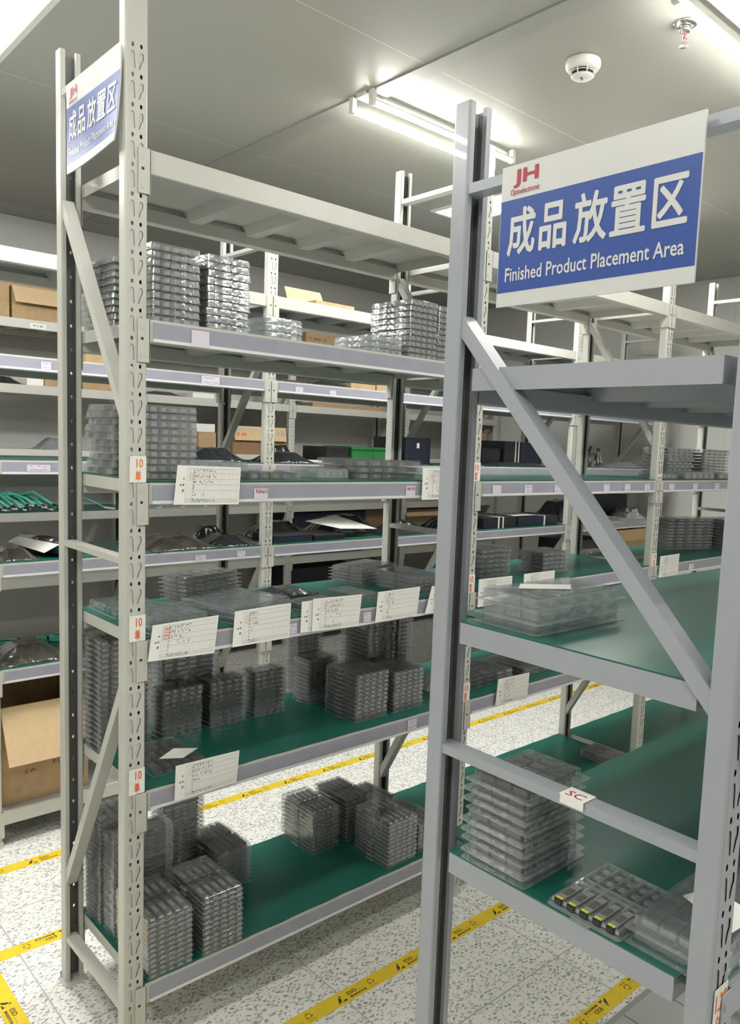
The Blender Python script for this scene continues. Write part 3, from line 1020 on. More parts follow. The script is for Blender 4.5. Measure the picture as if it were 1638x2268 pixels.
# right rack
BZ1, BZ0 = 1.2192, .8322
tray_stack('pile of large trays on the middle shelf of the right rack', .205, -.978, .215, .115, BZ1, 3, .0185, -.04, 'glass', jit=.007, rows=3, lip=0.009)
tray_stack('tall pile on the bottom shelf of the right rack', .196, -.985, .145, .112, BZ0, 9, .0167, 0, 'dark', jit=.004, rows=3, cols=5, lip=0.01)
ot = shell_data(.158, .122, .0052, M['clear2'])
open_tray = tag(put('clear_tray', ot, None, (.192, -1.158, BZ0)), 'open clear tray holding five silver modules with lime latches', 'tray')
pk = MB()
for i in range(6):
    y = .006 + .0218 * i
    pk.box(.004, y - .0022, .0056, .152, y + .0022, .0125, bev=.0012)
for x in (.004, .070, .082, .148):
    pk.box(x, .006, .0056, x + .005, .115, .0118, bev=.0012)
for i in range(5):
    y = .0169 + .0218 * i
    for x in (.098, .122):
        pk.box(x, y - .006, .0056, x + .012, y + .006, .0105, bev=.002)
put('module_pockets', pk.data('module_pockets', M['clear2']), open_tray)
tray_stack('pile with a white paper on it behind the right post', .205, -1.285, .24, .122, BZ0, 2, .0205, -.02, 'glass', jit=.003, rows=4, lip=0.008)

# papers lying on trays
def slip(label, pts, z, mt='paper', sag=.001):
    mb = MB()
    mb.poly([(x, y, z + .0006) for x, y in pts]).poly([(x, y, z) for x, y in pts][::-1])
    n = len(pts)
    for i in range(n):
        a, b = pts[i], pts[(i + 1) % n]
        mb.poly([(a[0], a[1], z), (b[0], b[1], z), (b[0], b[1], z + .0006), (a[0], a[1], z + .0006)])
    return tag(put('paper_slip', mb.data('paper_slip', M[mt])), label, 'paper')

slip('white paper slip on the tray at the left end of the fifth shelf', [(.135, .105), (.185, .075), (.245, .110), (.195, .145)], A5_ + .0198)
slip('white paper on the clear pile behind the right post', [(.265, -1.275), (.30, -1.19), (.355, -1.205), (.335, -1.282)], BZ0 + .0418)
slip('pale paper slip on top of the large trays, right rack middle shelf', [(.25, -.905), (.32, -.955), (.355, -.93), (.285, -.88)], BZ1 + .0565)

# modules one can see in the top trays
def module_data(w, l, h, latch):
    body = MB().box(0, 0, 0, w, l * .78, h, bev=.0006)
    body.box(w * .06, l * .78, 0, w * .94, l * .93, h * .8)
    lb = MB().box(w * .12, l * .2, h, w * .88, l * .6, h + .0003)
    lt = MB().box(w * .08, -l * .07, h * .25, w * .92, 0, h * 1.1, bev=.0006)
    return (body.data('module', M['modlt'] if latch == 'chrome' else M['silver']), lt.data('latch', M[latch]), lb.data('module_label', M['modlt'] if latch != 'chrome' else M['silver']))

def modules(tray, W, L, h, cols, rows, desc, latch='chrome'):
    px, py = (W - .010) / cols, (L - .014) / rows
    md = module_data(px * .62, py * .82, h * .62, latch)
    for j in range(rows):
        for i in range(cols):
            loc = Vector((.005 + px * (i + .19), .009 + py * (j + .08), .0035))
            o = put('optical_module', md[0], None, tray.matrix_basis @ loc, tray.rotation_euler)
            row = ('front', 'back')[j] if rows == 2 else 'only'
            tag(o, '%s module in %s row, top tray, %s' % (ORD[i], row, desc), 'module', 'modules in the top tray, ' + desc)
            put('latch', md[1], o)
            put('module_label', md[2], o)

bpy.context.view_layer.update()
modules(c_top[-1], .117, .196, .0135, 5, 2, 'front left pile on bottom shelf')
modules(d_top[-1], .115, .196, .0139, 5, 2, 'shiny-latch pile on bottom shelf')
modules(e_top[-1], .106, .186, .0138, 5, 2, 'rear middle pile on bottom shelf')
modules(h_top[-1], .122, .168, .0133, 5, 2, 'front right pile on bottom shelf')

# five modules with lime latches in the open tray (they point along x)
md = module_data(.0137, .052, .0085, 'lime')
sk = MB().box(.001, -.0075, .0005, .0127, -.0005, .0075).data('socket', M['black'])
for i in range(5):
    o = put('transceiver_module', md[0], None, (.200, -1.1480 + .0218 * (4 - i) + .0137, BZ0 + .0062), (0, 0, -math.pi / 2))
    tag(o, '%s silver transceiver module from left with lime latch in the open tray' % ('leftmost', 'second', 'middle', 'fourth', 'last')[i] if i != 4 else
        'rightmost silver transceiver module with lime latch in the open tray', 'module', 'lime latched modules in the open tray')
    put('latch', md[1], o)
    put('module_label', md[2], o)
    put('socket', sk, o)

# ------------------------------------------------------------------ stock cards, labels and stickers
def card(label, c4, seed, red=False, rows=10):
    TL, TR, BR, BL = (Vector(p) for p in c4)
    o = (TL + TR + BR + BL) / 4
    def P(u, v, d=0):
        p = (BL * (1 - u) + BR * u) * (1 - v) + (TL * (1 - u) + TR * u) * v
        return p + Vector((0, -d - .004 * math.sin(v * 3.1) * 0, 0)) - o
    mb = MB()
    A = [mb.bm.verts.new(P(u, v, .0)) for u, v in ((0, 0), (1, 0), (1, 1), (0, 1))]
    B = [mb.bm.verts.new(P(u, v, .0006)) for u, v in ((0, 0), (1, 0), (1, 1), (0, 1))]
    mb.bm.faces.new(A); mb.bm.faces.new(B[::-1])
    for i in range(4):
        mb.bm.faces.new((A[i], A[(i + 1) % 4], B[(i + 1) % 4], B[i]))
    root = put('stock_card', mb.data('stock_card', M['paper']), None, o)
    tag(root, label, 'stock card', 'paper stock cards on the shelf edges')
    rng = random.Random(seed)
    g, ink, rd = MB(), MB(), MB()
    d = .0009
    def ln(b, u0, v0, u1, v1, w=.0045):
        du, dv = u1 - u0, v1 - v0
        # widths are given in card-height units; cards are about twice as wide as high
        n = math.hypot(du * 2, dv) or 1
        nu, nv = -dv / n * w / 2 * .5, du * 2 / n * w / 2
        b.poly([P(u0 - nu, v0 - nv, d), P(u1 - nu, v1 - nv, d), P(u1 + nu, v1 + nv, d), P(u0 + nu, v0 + nv, d)])
    # table: tall narrow columns with cross lines
    c0, c1, r0, r1 = .155, .97, .06, .93
    for k in range(26):
        u = c0 + (c1 - c0) * k / 25
        ln(g, u, r0 if k < 3 else r0, u, r1, .008 if k in (0, 3, 25) else .005)
    for v in (r0, .10, .145, .37, .52, .66, .81, r1):
        ln(g, c0 if v in (r0, r1) else (c0 + .08 if v > .3 else c0), v, c1, v, .007)
    # punched hole and heading, written up the left side
    ring_ = [P(.072 + .011 * math.cos(a), .5 + .022 * math.sin(a), d) for a in (2 * math.pi * k / 12 for k in range(12))]
    ink.poly(ring_)
    for s, v in (('卡', .66), ('料', .51), ('物', .36)):
        ink.mesh(text_mesh(s, .01), lambda c: P(.13 - .032 * c.y, v - .035 + .065 * c.x, d))
    # written entries: short pen ticks column by column
    for k in range(3, 3 + rows):
        u = c0 + (c1 - c0) * (k + .5) / 25
        for v0, v1, pr in ((.83, .92, 1), (.68, .79, .95), (.54, .64, .7), (.39, .5, .2), (.2, .33, .15), (.105, .14, .9), (.065, .098, .9)):
            if rng.random() < pr:
                pts = [(u + rng.uniform(-.011, .011), v0 + (v1 - v0) * rng.random()) for _ in range(4)]
                for a, b in zip(pts, pts[1:]):
                    ln(ink, a[0], a[1], b[0], b[1], .010)
    for k in range(9):
        ln(ink, .262, .14 + k * .085, .272, .16 + k * .085, .02)
    if red:
        for u, s in ((.20, 'NG LC'), (.235, '1310'), (.27, '2/10')):
            rd.mesh(text_mesh(s, .01), lambda c: P(u - .028 * c.y, .55 + .34 * c.x, d + .0002))
    else:
        if rng.random() < .8:
            for k in range(3):
                ln(rd, .2 + .02 * k, .6, .2 + .02 * k, .8 + .05 * rng.random(), .008)
    put('printed_table', g.data('printed_table', M['grid'], normals=False), root)
    put('handwriting', ink.data('handwriting', M['ink'], normals=False), root)
    if red or len(rd.bm.faces):
        put('red_writing', rd.data('red_writing', M['red'] if red else M['orange'], normals=False), root)

CARDS = [
    ('stock card on the third shelf edge beside the tall left pile', [(.1205, 1.4278), (.2855, 1.4242), (.2775, 1.335), (.1085, 1.3379)], 11, False),
    ('stock card on the third shelf edge, half hidden by the gray post', [(.8996, 1.4283), (1.0667, 1.428), (1.058, 1.3344), (.8937, 1.3342)], 9, False),
    ('leftmost stock card on the fourth shelf, with red writing', [(.0631, 1.0624), (.2314, 1.0663), (.2173, .9761), (.049, .981)], 10, True),
    ('second stock card from left along the fourth shelf', [(.2762, 1.07), (.442, 1.0734), (.4348, .9835), (.2668, .9821)], 5, False),
    ('third stock card on the fourth shelf, overlapping another', [(.5128, 1.0766), (.6818, 1.0717), (.6675, .9845), (.507, .9894)], 11, False),
    ('stock card peeking out behind the third one on the fourth shelf', [(.4793, 1.0714), (.640, 1.072), (.632, .987), (.4725, .9898)], 2, False),
    ('fourth shelf stock card left of the gray post, standing straight', [(.7422, 1.0721), (.9091, 1.072), (.8932, .987), (.7292, .9857)], 4, False),
    ('stock card passing behind the gray post on the fourth shelf', [(.959, 1.0687), (1.108, 1.0655), (1.0978, .986), (.9272, .9871)], 7, False),
    ('lone stock card on the edge of the fifth shelf, near bay', [(.1229, .714), (.296, .711), (.285, .6324), (.1174, .6287)], 10, False),
    ('first stock card past the second post, fourth shelf', [(1.1727, 1.0707), (1.3414, 1.0682), (1.3318, .9823), (1.1656, .9801)], 8, False),
    ('second stock card past the second post, fourth shelf', [(1.4042, 1.0691), (1.5786, 1.0676), (1.5698, .9927), (1.3966, .9863)], 6, False),
    ('stock card past the third post on the fourth shelf', [(2.3149, 1.0681), (2.4754, 1.0691), (2.4623, .9798), (2.3, .9785)], 5, False),
    ('stock card on the fifth shelf past the second post', [(1.297, .7173), (1.466, .7118), (1.4514, .6199), (1.2806, .6297)], 8, False),
]
for i, (lab, q, rows, red) in enumerate(CARDS):
    yo = .004 if 'peeking' not in lab else .0
    card(lab, [(q[0][0], -.004 - yo, q[0][1]), (q[1][0], -.004 - yo, q[1][1]), (q[2][0], -.010 - yo, q[2][1]), (q[3][0], -.010 - yo, q[3][1])], 100 + i, red, rows)

def plate(name, label, cat, x0, z0, x1, z1, y, mt, group, items, mts='red', tilt=0.0, part='handwriting'):
    """small flat label facing -y; items = (text, bold, u0, v0, u1, v1)"""
    xc, zc = (x0 + x1) / 2, (z0 + z1) / 2
    W, Hh = (x1 - x0), (z1 - z0)
    root = put(name, MB().box(-W / 2, -.0005, -Hh / 2, W / 2, 0, Hh / 2).data(name, M[mt]), None, (xc, y, zc), (0, tilt, 0))
    tag(root, label, cat, group)
    if items:
        mb = MB()
        for it in items:
            if it[0] == '~':
                rng = random.Random(it[1])
                for r_ in range(it[2]):
                    v = .78 - r_ * .5
                    u = .12
                    while u < .86:
                        du = rng.uniform(.06, .14)
                        if rng.random() < .8:
                            a = Vector(((u - .5) * W, -.0008, (v - .5 + rng.uniform(-.1, .1)) * Hh))
                            b = Vector(((u + du - .5) * W, -.0008, (v - .5 + rng.uniform(-.16, .16)) * Hh))
                            n = Vector((0, 0, .0011))
                            mb.poly([a - n, b - n, b + n, a + n])
                        u += du * 1.2
            else:
                s, bold, u0, v0, u1, v1 = it
                mb.mesh(text_mesh(s, bold), lambda c: Vector((((u0 + (u1 - u0) * c.x) - .5) * W, -.0008, ((v0 + (v1 - v0) * c.y) - .5) * Hh)))
        put(part, mb.data(part, M[mts], normals=False), root)
    return root

GP = 'white number labels on the posts'
def post_label(where, x0, z0, x1, z1, up_, lo_, col, y=-.001):
    zm = (z0 + z1) / 2
    plate('number_label', 'white label reading %s, upper of two %s' % (up_, where), 'label', x0, zm + .0003, x1, z1, y, 'paper', GP, [(up_, .014, .40, .12, .80, .80)], col)
    if lo_:
        plate('number_label', 'white label with red character, lower of two %s' % where, 'label', x0, z0, x1, zm, y, 'paper', GP, [(lo_, .03, .34, .10, .68, .92)], col)
post_label('on the left post, third shelf', .011, 1.388, .049, 1.4465, '10', '单', 'orange')
post_label('on the left post, fourth shelf', .011, 1.0285, .049, 1.0885, '10', '单', 'red')
post_label('on the left post, fifth shelf', .011, .668, .049, .729, '10', '单', 'red')
post_label('on the second post, third shelf', 1.121, 1.388, 1.161, 1.4465, '10', '双', 'red')
post_label('on the second post, fourth shelf', 1.121, 1.0285, 1.161, 1.0885, '10', '双', 'red')
post_label('on the second post, fifth shelf', 1.121, .668, 1.163, .729, '10', '双', 'red')
post_label('on the third post, third shelf', 2.257, 1.388, 2.294, 1.412, '25', None, 'red')
post_label('on the third post, fourth shelf', 2.257, 1.0285, 2.296, 1.083, '10', '双', 'red')
plate('number_label', 'white label with red figures low on the right front post', 'label', .186, .775, .2215, .842, -1.2952, 'paper', GP, [('1.25', .02, .12, .52, .92, .88), ('SG', .02, .25, .06, .80, .42)], 'orange')

GS = 'small stickers on the shelf edges'
plate('edge_sticker', 'blank white sticker on the second shelf edge of the left rack', 'sticker', .154, 1.7, .199, 1.735, -.0036, 'lav', GS, [])
plate('edge_sticker', 'torn sticker with pink writing on the third shelf edge, near bay', 'sticker', .327, 1.3432, .367, 1.372, -.0036, 'lav', GS, [('NG LC', .003, .15, .6, .9, .9), ('~', 5, 1)], 'crimson')
plate('edge_sticker', 'sticker with red writing on the third shelf edge near the gray post', 'sticker', .839, 1.344, .876, 1.374, -.0036, 'lav', GS, [('10G LC', .003, .12, .6, .9, .9), ('~', 6, 1)], 'crimson')
plate('edge_sticker', 'faint sticker between the second and third fourth-shelf cards', 'sticker', .443, .989, .466, 1.016, -.0036, 'lav', GS, [('~', 3, 2)], 'purple')
plate('edge_sticker', 'faint sticker between the third and fourth fourth-shelf cards', 'sticker', .694, .989, .722, 1.016, -.0036, 'lav', GS, [('~', 4, 2)], 'purple')
plate('edge_sticker', 'gray sticker at the right end of the fifth shelf, near bay', 'sticker', .885, .628, .923, .660, -.0036, 'lav', GS, [('~', 8, 2)], 'purple')
for i, (a, b) in enumerate(((1.222, 1.265), (1.386, 1.428), (1.553, 1.593), (1.70, 1.742), (1.86, 1.902), (2.008, 2.048), (2.155, 2.197))):
    plate('edge_sticker', '%s lavender sticker after the second post on the third shelf' % ORD[i], 'sticker', a, 1.3435, b, 1.374, -.0036, 'lav', GS, [('~', 20 + i, 2)] if i else [], 'purple')
for i, (a, b) in enumerate(((2.35, 2.394), (2.557, 2.60), (2.76, 2.806))):
    plate('edge_sticker', '%s lavender sticker after the third post on the third shelf' % ORD[i], 'sticker', a, 1.3435, b, 1.374, -.0036, 'lav', GS, [('~', 40 + i, 2)], 'purple')
plate('edge_sticker', 'lavender sticker past the third post on the fourth shelf', 'sticker', 2.577, .986, 2.622, 1.015, -.0036, 'lav', GS, [('~', 50, 2)], 'purple')
for i, (lab, a, b, z0, z1) in enumerate((('beside the left end post on the second shelf across the aisle', .235, .268, 1.705, 1.731), ('wide, left of the middle post on the second shelf across the aisle', .85, .93, 1.705, 1.736), ('first right of the middle post on the second shelf across the aisle', 1.305, 1.345, 1.7045, 1.727), ('second right of the middle post on the second shelf across the aisle', 1.493, 1.53, 1.7045, 1.726), ('wide, at left on the third shelf across the aisle', .185, .263, 1.348, 1.372), ('first on the fourth shelf across the aisle', .832, .879, .985, 1.009), ('second on the fourth shelf across the aisle', 1.026, 1.066, .985, 1.015))):
    plate('edge_sticker', 'lavender sticker, ' + lab, 'sticker', a, z0, b, z1, 1.2315, 'lav', GS, [('~', 60 + i, 2)], 'purple')
plate('edge_sticker', 'printed white sticker on the top shelf edge of the farthest rack', 'sticker', .766, 2.05, .852, 2.078, 3.0095, 'white', GS, [('PCB', .01, .2, .35, .8, .7)], 'ink')

# SC slip folded over the horizontal brace of the right rack
t = thing('paper_slip', 'folded white slip reading SC taped over the brace of the right rack', 'paper', (.1945, -1.075, 1.0113))
put('folded_paper', MB().box(-.0155, -.021, 0, .016, .021, .0006).box(-.0165, -.021, -.012, -.0158, .018, .0006).data('folded_paper', M['paper']), t)
mb = MB()
mb.mesh(text_mesh('SC', .0), lambda c: Vector((-.012 + .017 * c.y, .014 - .028 * c.x, .0009)))
put('red_writing', mb.data('red_writing', M['crimson'], normals=False), t)

# ------------------------------------------------------------------ cartons, bags, bins and cables on the far racks
def carton(label, x0, y0, x1, y1, z0, z1, flaps=(), mt='card', text=(), group=None, lid=False, rz=0):
    """open-topped box; flaps = (side, length, angle from vertical)"""
    w, d, h = x1 - x0, y1 - y0, z1 - z0
    t = thing('cardboard_box', label, 'box', (x0 + w / 2, y0 + d / 2, z0), rz, group)
    b = MB()
    k = .004
    b.box(-w / 2, -d / 2, 0, w / 2, d / 2, k)
    b.box(-w / 2, -d / 2, k, w / 2, -d / 2 + k, h)
    b.box(-w / 2, d / 2 - k, k, w / 2, d / 2, h)
    b.box(-w / 2, -d / 2 + k, k, -w / 2 + k, d / 2 - k, h)
    b.box(w / 2 - k, -d / 2 + k, k, w / 2, d / 2 - k, h)
    if lid:
        b.box(-w / 2 + k, -d / 2 + k, h - k, w / 2 - k, d / 2 - k, h)
    put('carton_body', b.data('carton_body', M[mt]), t)
    for side, ln, ang in flaps:
        f = MB()
        a = math.radians(ang)
        if side in 'fb':
            s = -1 if side == 'f' else 1
            y = s * d / 2
            p, q = Vector((0, y, h)), Vector((0, y + s * ln * math.sin(a), h + ln * math.cos(a)))
            n = Vector((0, math.cos(a), -s * math.sin(a))) * .0015
            for sg in (-1, 1):
                f.poly([p + sg * n + Vector((-w / 2, 0, 0)), p + sg * n + Vector((w / 2, 0, 0)), q + sg * n + Vector((w / 2 - .006, 0, 0)), q + sg * n + Vector((-w / 2 + .006, 0, 0))])
            f.poly([q - n + Vector((-w / 2 + .006, 0, 0)), q - n + Vector((w / 2 - .006, 0, 0)), q + n + Vector((w / 2 - .006, 0, 0)), q + n + Vector((-w / 2 + .006, 0, 0))])
        else:
            s = -1 if side == 'l' else 1
            x = s * w / 2
            p, q = Vector((x, 0, h)), Vector((x + s * ln * math.sin(a), 0, h + ln * math.cos(a)))
            n = Vector((math.cos(a), 0, -s * math.sin(a))) * .0015
            for sg in (-1, 1):
                f.poly([p + sg * n + Vector((0, -d / 2, 0)), p + sg * n + Vector((0, d / 2, 0)), q + sg * n + Vector((0, d / 2 - .006, 0)), q + sg * n + Vector((0, -d / 2 + .006, 0))])
            f.poly([q - n + Vector((0, -d / 2 + .006, 0)), q - n + Vector((0, d / 2 - .006, 0)), q + n + Vector((0, d / 2 - .006, 0)), q + n + Vector((0, -d / 2 + .006, 0))])
        fl = put('flap', f.data('flap', M['cardlt']), t)
    for s, u0, v0, u1, v1, mtx in text:
        mb = MB()
        mb.mesh(text_mesh(s, .0), lambda c: Vector(((u0 + (u1 - u0) * c.x - .5) * w, -d / 2 - .0008, (v0 + (v1 - v0) * c.y) * h)))
        put('printing', mb.data('printing', M[mtx], normals=False), t)
    return t

def bag(label, x0, y0, x1, y1, z0, h, mt='bag', seed=0, n=34, name='antistatic_bag', rough=1.0, group=None, rz=0.0, wave=.12):
    """crumpled flat bag: pillow with folds"""
    w, d = x1 - x0, y1 - y0
    mb = MB()
    T, Bv = [], []
    for i in range(n + 1):
        T.append([]); Bv.append([])
        for j in range(n + 1):
            u, v = i / n, j / n
            e = min(1, 3.2 * u, 3.2 * (1 - u)) ** .8 * min(1, 3.2 * v, 3.2 * (1 - v)) ** .8
            p = Vector((u * w * 22 + seed * 3.7, v * d * 22, seed))
            q = noise.noise(p * .8) * .45 + noise.noise(Vector((p.x * 2.6 + p.y, p.y * 1.2, seed))) * .3 + (.35 - abs(noise.noise(Vector((p.x * 2.2 - p.y * 1.7, p.y * 2.9, seed + 3))))) * .5
            zz = h * e * (1 - wave + wave * 1.4 * q) * rough
            ex = noise.noise(Vector((seed, v * 9, 0))) * .02 * (1 if u > .5 else -1) * (abs(u - .5) * 2) ** 4
            ey = noise.noise(Vector((u * 9, seed, 0))) * .02 * (1 if v > .5 else -1) * (abs(v - .5) * 2) ** 4
            T[-1].append(mb.bm.verts.new(((u - .5) * w + ex, (v - .5) * d + ey, max(.0015, zz) + .0006)))
            Bv[-1].append(mb.bm.verts.new(((u - .5) * w + ex, (v - .5) * d + ey, .0004)))
    for i in range(n):
        for j in range(n):
            mb.bm.faces.new((T[i][j], T[i + 1][j], T[i + 1][j + 1], T[i][j + 1]))
            mb.bm.faces.new((Bv[i][j], Bv[i][j + 1], Bv[i + 1][j + 1], Bv[i + 1][j]))
    for i in range(n):
        for j in (0, n):
            mb.bm.faces.new((T[i][j], Bv[i][j], Bv[i + 1][j], T[i + 1][j]) if j == 0 else (T[i + 1][j], Bv[i + 1][j], Bv[i][j], T[i][j]))
            mb.bm.faces.new((T[j][i + 1], Bv[j][i + 1], Bv[j][i], T[j][i]) if j == 0 else (T[j][i], Bv[j][i], Bv[j][i + 1], T[j][i + 1]))
    o = put(name, mb.data(name, M[mt], True), None, (x0 + w / 2, y0 + d / 2, z0), (0, 0, rz))
    return tag(o, label, 'bag', group)

def slab(name, label, cat, x0, y0, x1, y1, z0, z1, mt, bev=.003, group=None, rz=0.0, extras=()):
    t = put(name, MB().box(-(x1 - x0) / 2, -(y1 - y0) / 2, 0, (x1 - x0) / 2, (y1 - y0) / 2, z1 - z0, bev=bev).data(name, M[mt]), None, ((x0 + x1) / 2, (y0 + y1) / 2, z0), (0, 0, rz))
    tag(t, label, cat, group)
    for nm, b, m_ in extras:
        put(nm, MB().box(*b).data(nm, M[m_]), t)
    return t

# top shelf of the farthest rack
carton('closed brown carton at the left edge on top of the farthest rack', .36, 3.06, .676, 3.36, 2.0965, 2.29, lid=True, mt='card')
carton('open brown carton with hanging flap on top of the farthest rack', .69, 3.06, 1.06, 3.38, 2.0965, 2.275, flaps=(('f', .10, 155), ('b', .10, 40)), mt='card')
carton('small brown carton behind the trays on top of the farthest rack', 2.69, 3.10, 2.95, 3.36, 2.0965, 2.272, lid=True, text=(('X1  BARE  CB', .1, .7, .7, .82, 'ink'),))
carton('carton with one flap standing up on top of the rack across the aisle', 1.475, 1.33, 1.70, 1.55, 2.1015, 2.135, flaps=(('b', .105, 28),), mt='card')
# second shelf across the aisle
carton('low brown carton on the second shelf across the aisle, behind the post', .437, 1.36, .59, 1.6, 1.7465, 1.786, lid=True)
bag('flat black bag on the second shelf across the aisle', 1.24, 1.26, 1.44, 1.5, 1.7465, .018, seed=2)
bag('black bag with silver clips on the second shelf across the aisle', 1.45, 1.26, 1.69, 1.5, 1.7465, .034, seed=3)
carton('first brown carton with a white sticker on the second shelf across the aisle', 1.72, 1.36, 1.875, 1.58, 1.7465, 1.781, lid=True)
carton('second brown carton with a white sticker on the second shelf across the aisle', 1.885, 1.36, 2.0, 1.58, 1.7465, 1.784, lid=True)
# second shelf of the farthest rack
bag('shiny black bag at the left on the second shelf of the farthest rack', .56, 3.03, .75, 3.3, 1.7395, .045, seed=4)
slab('document_folder', 'gray-white folder on the second shelf of the farthest rack', 'folder', .76, 3.05, .85, 3.3, 1.7395, 1.778, 'paper')
carton('brown carton left of the near post, second shelf of the farthest rack', .855, 3.05, 1.05, 3.3, 1.7395, 1.785, lid=True)
carton('brown carton right of the near post, second shelf of the farthest rack', 1.07, 3.05, 1.30, 3.3, 1.7395, 1.79, lid=True)
bag('dark red bag on the second shelf of the farthest rack', 1.46, 3.03, 1.73, 3.3, 1.7395, .03, 'bagb', seed=5)
slab('white_packet', 'white packet on the second shelf of the farthest rack', 'packet', 1.76, 3.04, 1.92, 3.3, 1.7395, 1.772, 'white', rz=.05)
carton('long low brown carton on the second shelf of the farthest rack', 2.72, 3.04, 3.40, 3.3, 1.7395, 1.768, lid=True)
bag('silvery film bag right of the post on the second shelf, farthest rack', 2.56, 3.03, 2.70, 3.2, 1.7395, .035, 'foil', seed=6)
# third shelf across the aisle
bag('large crumpled black bag on the third shelf across the aisle', .83, 1.25, 1.11, 1.52, 1.3905, .062, seed=7, rz=.1)
bag('shiny black bag right of the middle post on the third shelf', 1.215, 1.26, 1.46, 1.5, 1.3905, .052, seed=8)
slab('document_folder', 'white paper folder on the third shelf across the aisle', 'folder', 1.44, 1.26, 1.74, 1.46, 1.3905, 1.402, 'paper', rz=.04)
bx = carton('open carton with a marker-lettered flap on the third shelf of the farthest rack', 2.06, 3.03, 2.485, 3.36, 1.3822, 1.572, flaps=(('f', .098, 167),), mt='carddk')
fl = [c for c in bx.children if c.name.startswith('flap')][0]
for s_, u0, u1, v0, v1, mt_ in (('SFP-25GX', -.195, -.015, -.035, -.012, 'grid'), ('1-10K', .10, .20, -.055, -.018, 'grid'), ('JR', -.195, -.165, -.072, -.045, 'red'), ('##', -.155, -.115, -.068, -.043, 'red')):
    mb = MB()
    mb.mesh(text_mesh(s_, .01), lambda c: Vector((u0 + (u1 - u0) * c.x, -.165 - .0035 + .23 * (v0 + (v1 - v0) * c.y), .19 + v0 + (v1 - v0) * c.y)))
    put('handwriting', mb.data('handwriting', M[mt_], normals=False), fl)
carton('carton with a hand hole at the left on the third shelf of the farthest rack', 1.82, 3.05, 1.945, 3.3, 1.3822, 1.52, mt='card', lid=True)
slab('white_packet', 'pale trays and papers on the hand hole carton, farthest rack', 'packet', 1.80, 3.06, 1.94, 3.28, 1.5206, 1.575, 'white', rz=.05)
def bin_(label, x0, y0, x1, y1, z0, z1):
    t = thing('storage_bin', label, 'bin', ((x0 + x1) / 2, (y0 + y1) / 2, z0), group='green storage bins')
    w, d, h = x1 - x0, y1 - y0, z1 - z0
    b = MB()
    b.box(-w / 2 + .01, -d / 2 + .01, 0, w / 2 - .01, d / 2 - .01, .004)
    for q in ((-w / 2, -d / 2, w / 2, -d / 2 + .004), (-w / 2, d / 2 - .004, w / 2, d / 2), (-w / 2, -d / 2 + .004, -w / 2 + .004, d / 2 - .004), (w / 2 - .004, -d / 2 + .004, w / 2, d / 2 - .004)):
        b.box(q[0], q[1], .001, q[2], q[3], h)
    put('bin_body', b.data('bin_body', M['binGreen']), t)
    rm = MB()
    for q in ((-w / 2 - .006, -d / 2 - .006, w / 2 + .006, -d / 2), (-w / 2 - .006, d / 2, w / 2 + .006, d / 2 + .006), (-w / 2 - .006, -d / 2, -w / 2, d / 2), (w / 2, -d / 2, w / 2 + .006, d / 2)):
        rm.box(q[0], q[1], h - .012, q[2], q[3], h)
    put('bin_rim', rm.data('bin_rim', M['binGreen']), t)
    put('rib', MB().box(-.004, -d / 2 - .003, .004, .004, -d / 2, h - .012).data('rib', M['binGreen']), t)
bin_('open green bin in front on the third shelf across the aisle', 1.74, 1.36, 2.02, 1.58, 1.3905, 1.472)
slab('black_case', 'small black case left of the green bin on the third shelf', 'case', 1.585, 1.36, 1.72, 1.56, 1.3905, 1.468, 'black')
bag('black bag on the shelf behind the green bin', 1.40, 1.575, 1.56, 1.635, 1.3905, .08, seed=31)
slab('black_case', 'black case with a white sticker beside the gray post, third shelf', 'case', 2.08, 1.34, 2.262, 1.6, 1.3905, 1.53, 'navy',
     extras=(('sticker', (-.012, -.1312, .085, .006, -.130, .112), 'white'),))
bag('flat black bag in front of the black case on the third shelf', 1.80, 1.25, 2.2, 1.345, 1.3905, .02, seed=32)
GB = 'black boxes on the third shelf across the aisle'
slab('black_box', 'short black box at the left of the strapped ones, third shelf', 'box', 2.70, 1.36, 2.86, 1.56, 1.3905, 1.49, 'black', group=GB)
slab('black_box', 'tall black box bound with two white straps, third shelf across the aisle', 'box', 2.895, 1.36, 3.05, 1.58, 1.3905, 1.535, 'black', group=GB,
     extras=(('strap', (.022, -.1115, 0, .030, .1115, .146), 'strap'), ('strap', (.052, -.1115, 0, .060, .1115, .146), 'strap')))
slab('black_box', 'tall black box right of the strapped one, third shelf across the aisle', 'box', 3.055, 1.36, 3.26, 1.58, 1.3905, 1.532, 'navy', group=GB)
bag('flat black packets lying in front of the black boxes', 2.60, 1.25, 3.24, 1.35, 1.3905, .026, seed=33, wave=.15)
bag('standing silver foil bag on the third shelf past the rack post', 3.83, 1.40, 4.06, 1.55, 1.3905, .23, 'foil', seed=9, name='foil_bag', wave=.8)
bag('flat gray bag lying on the third shelf past the rack post', 3.92, 1.26, 4.36, 1.46, 1.3905, .045, 'graybag', seed=10)
# far rack third shelf
bag('gray bag on the third shelf of the farthest rack', .85, 3.05, 1.05, 3.3, 1.3815, .07, 'graybag', seed=11)
carton('tall open brown carton at the right end of the farthest rack', 4.62, 3.1, 4.715, 3.38, 1.3815, 1.62, flaps=(('f', .06, 60),))
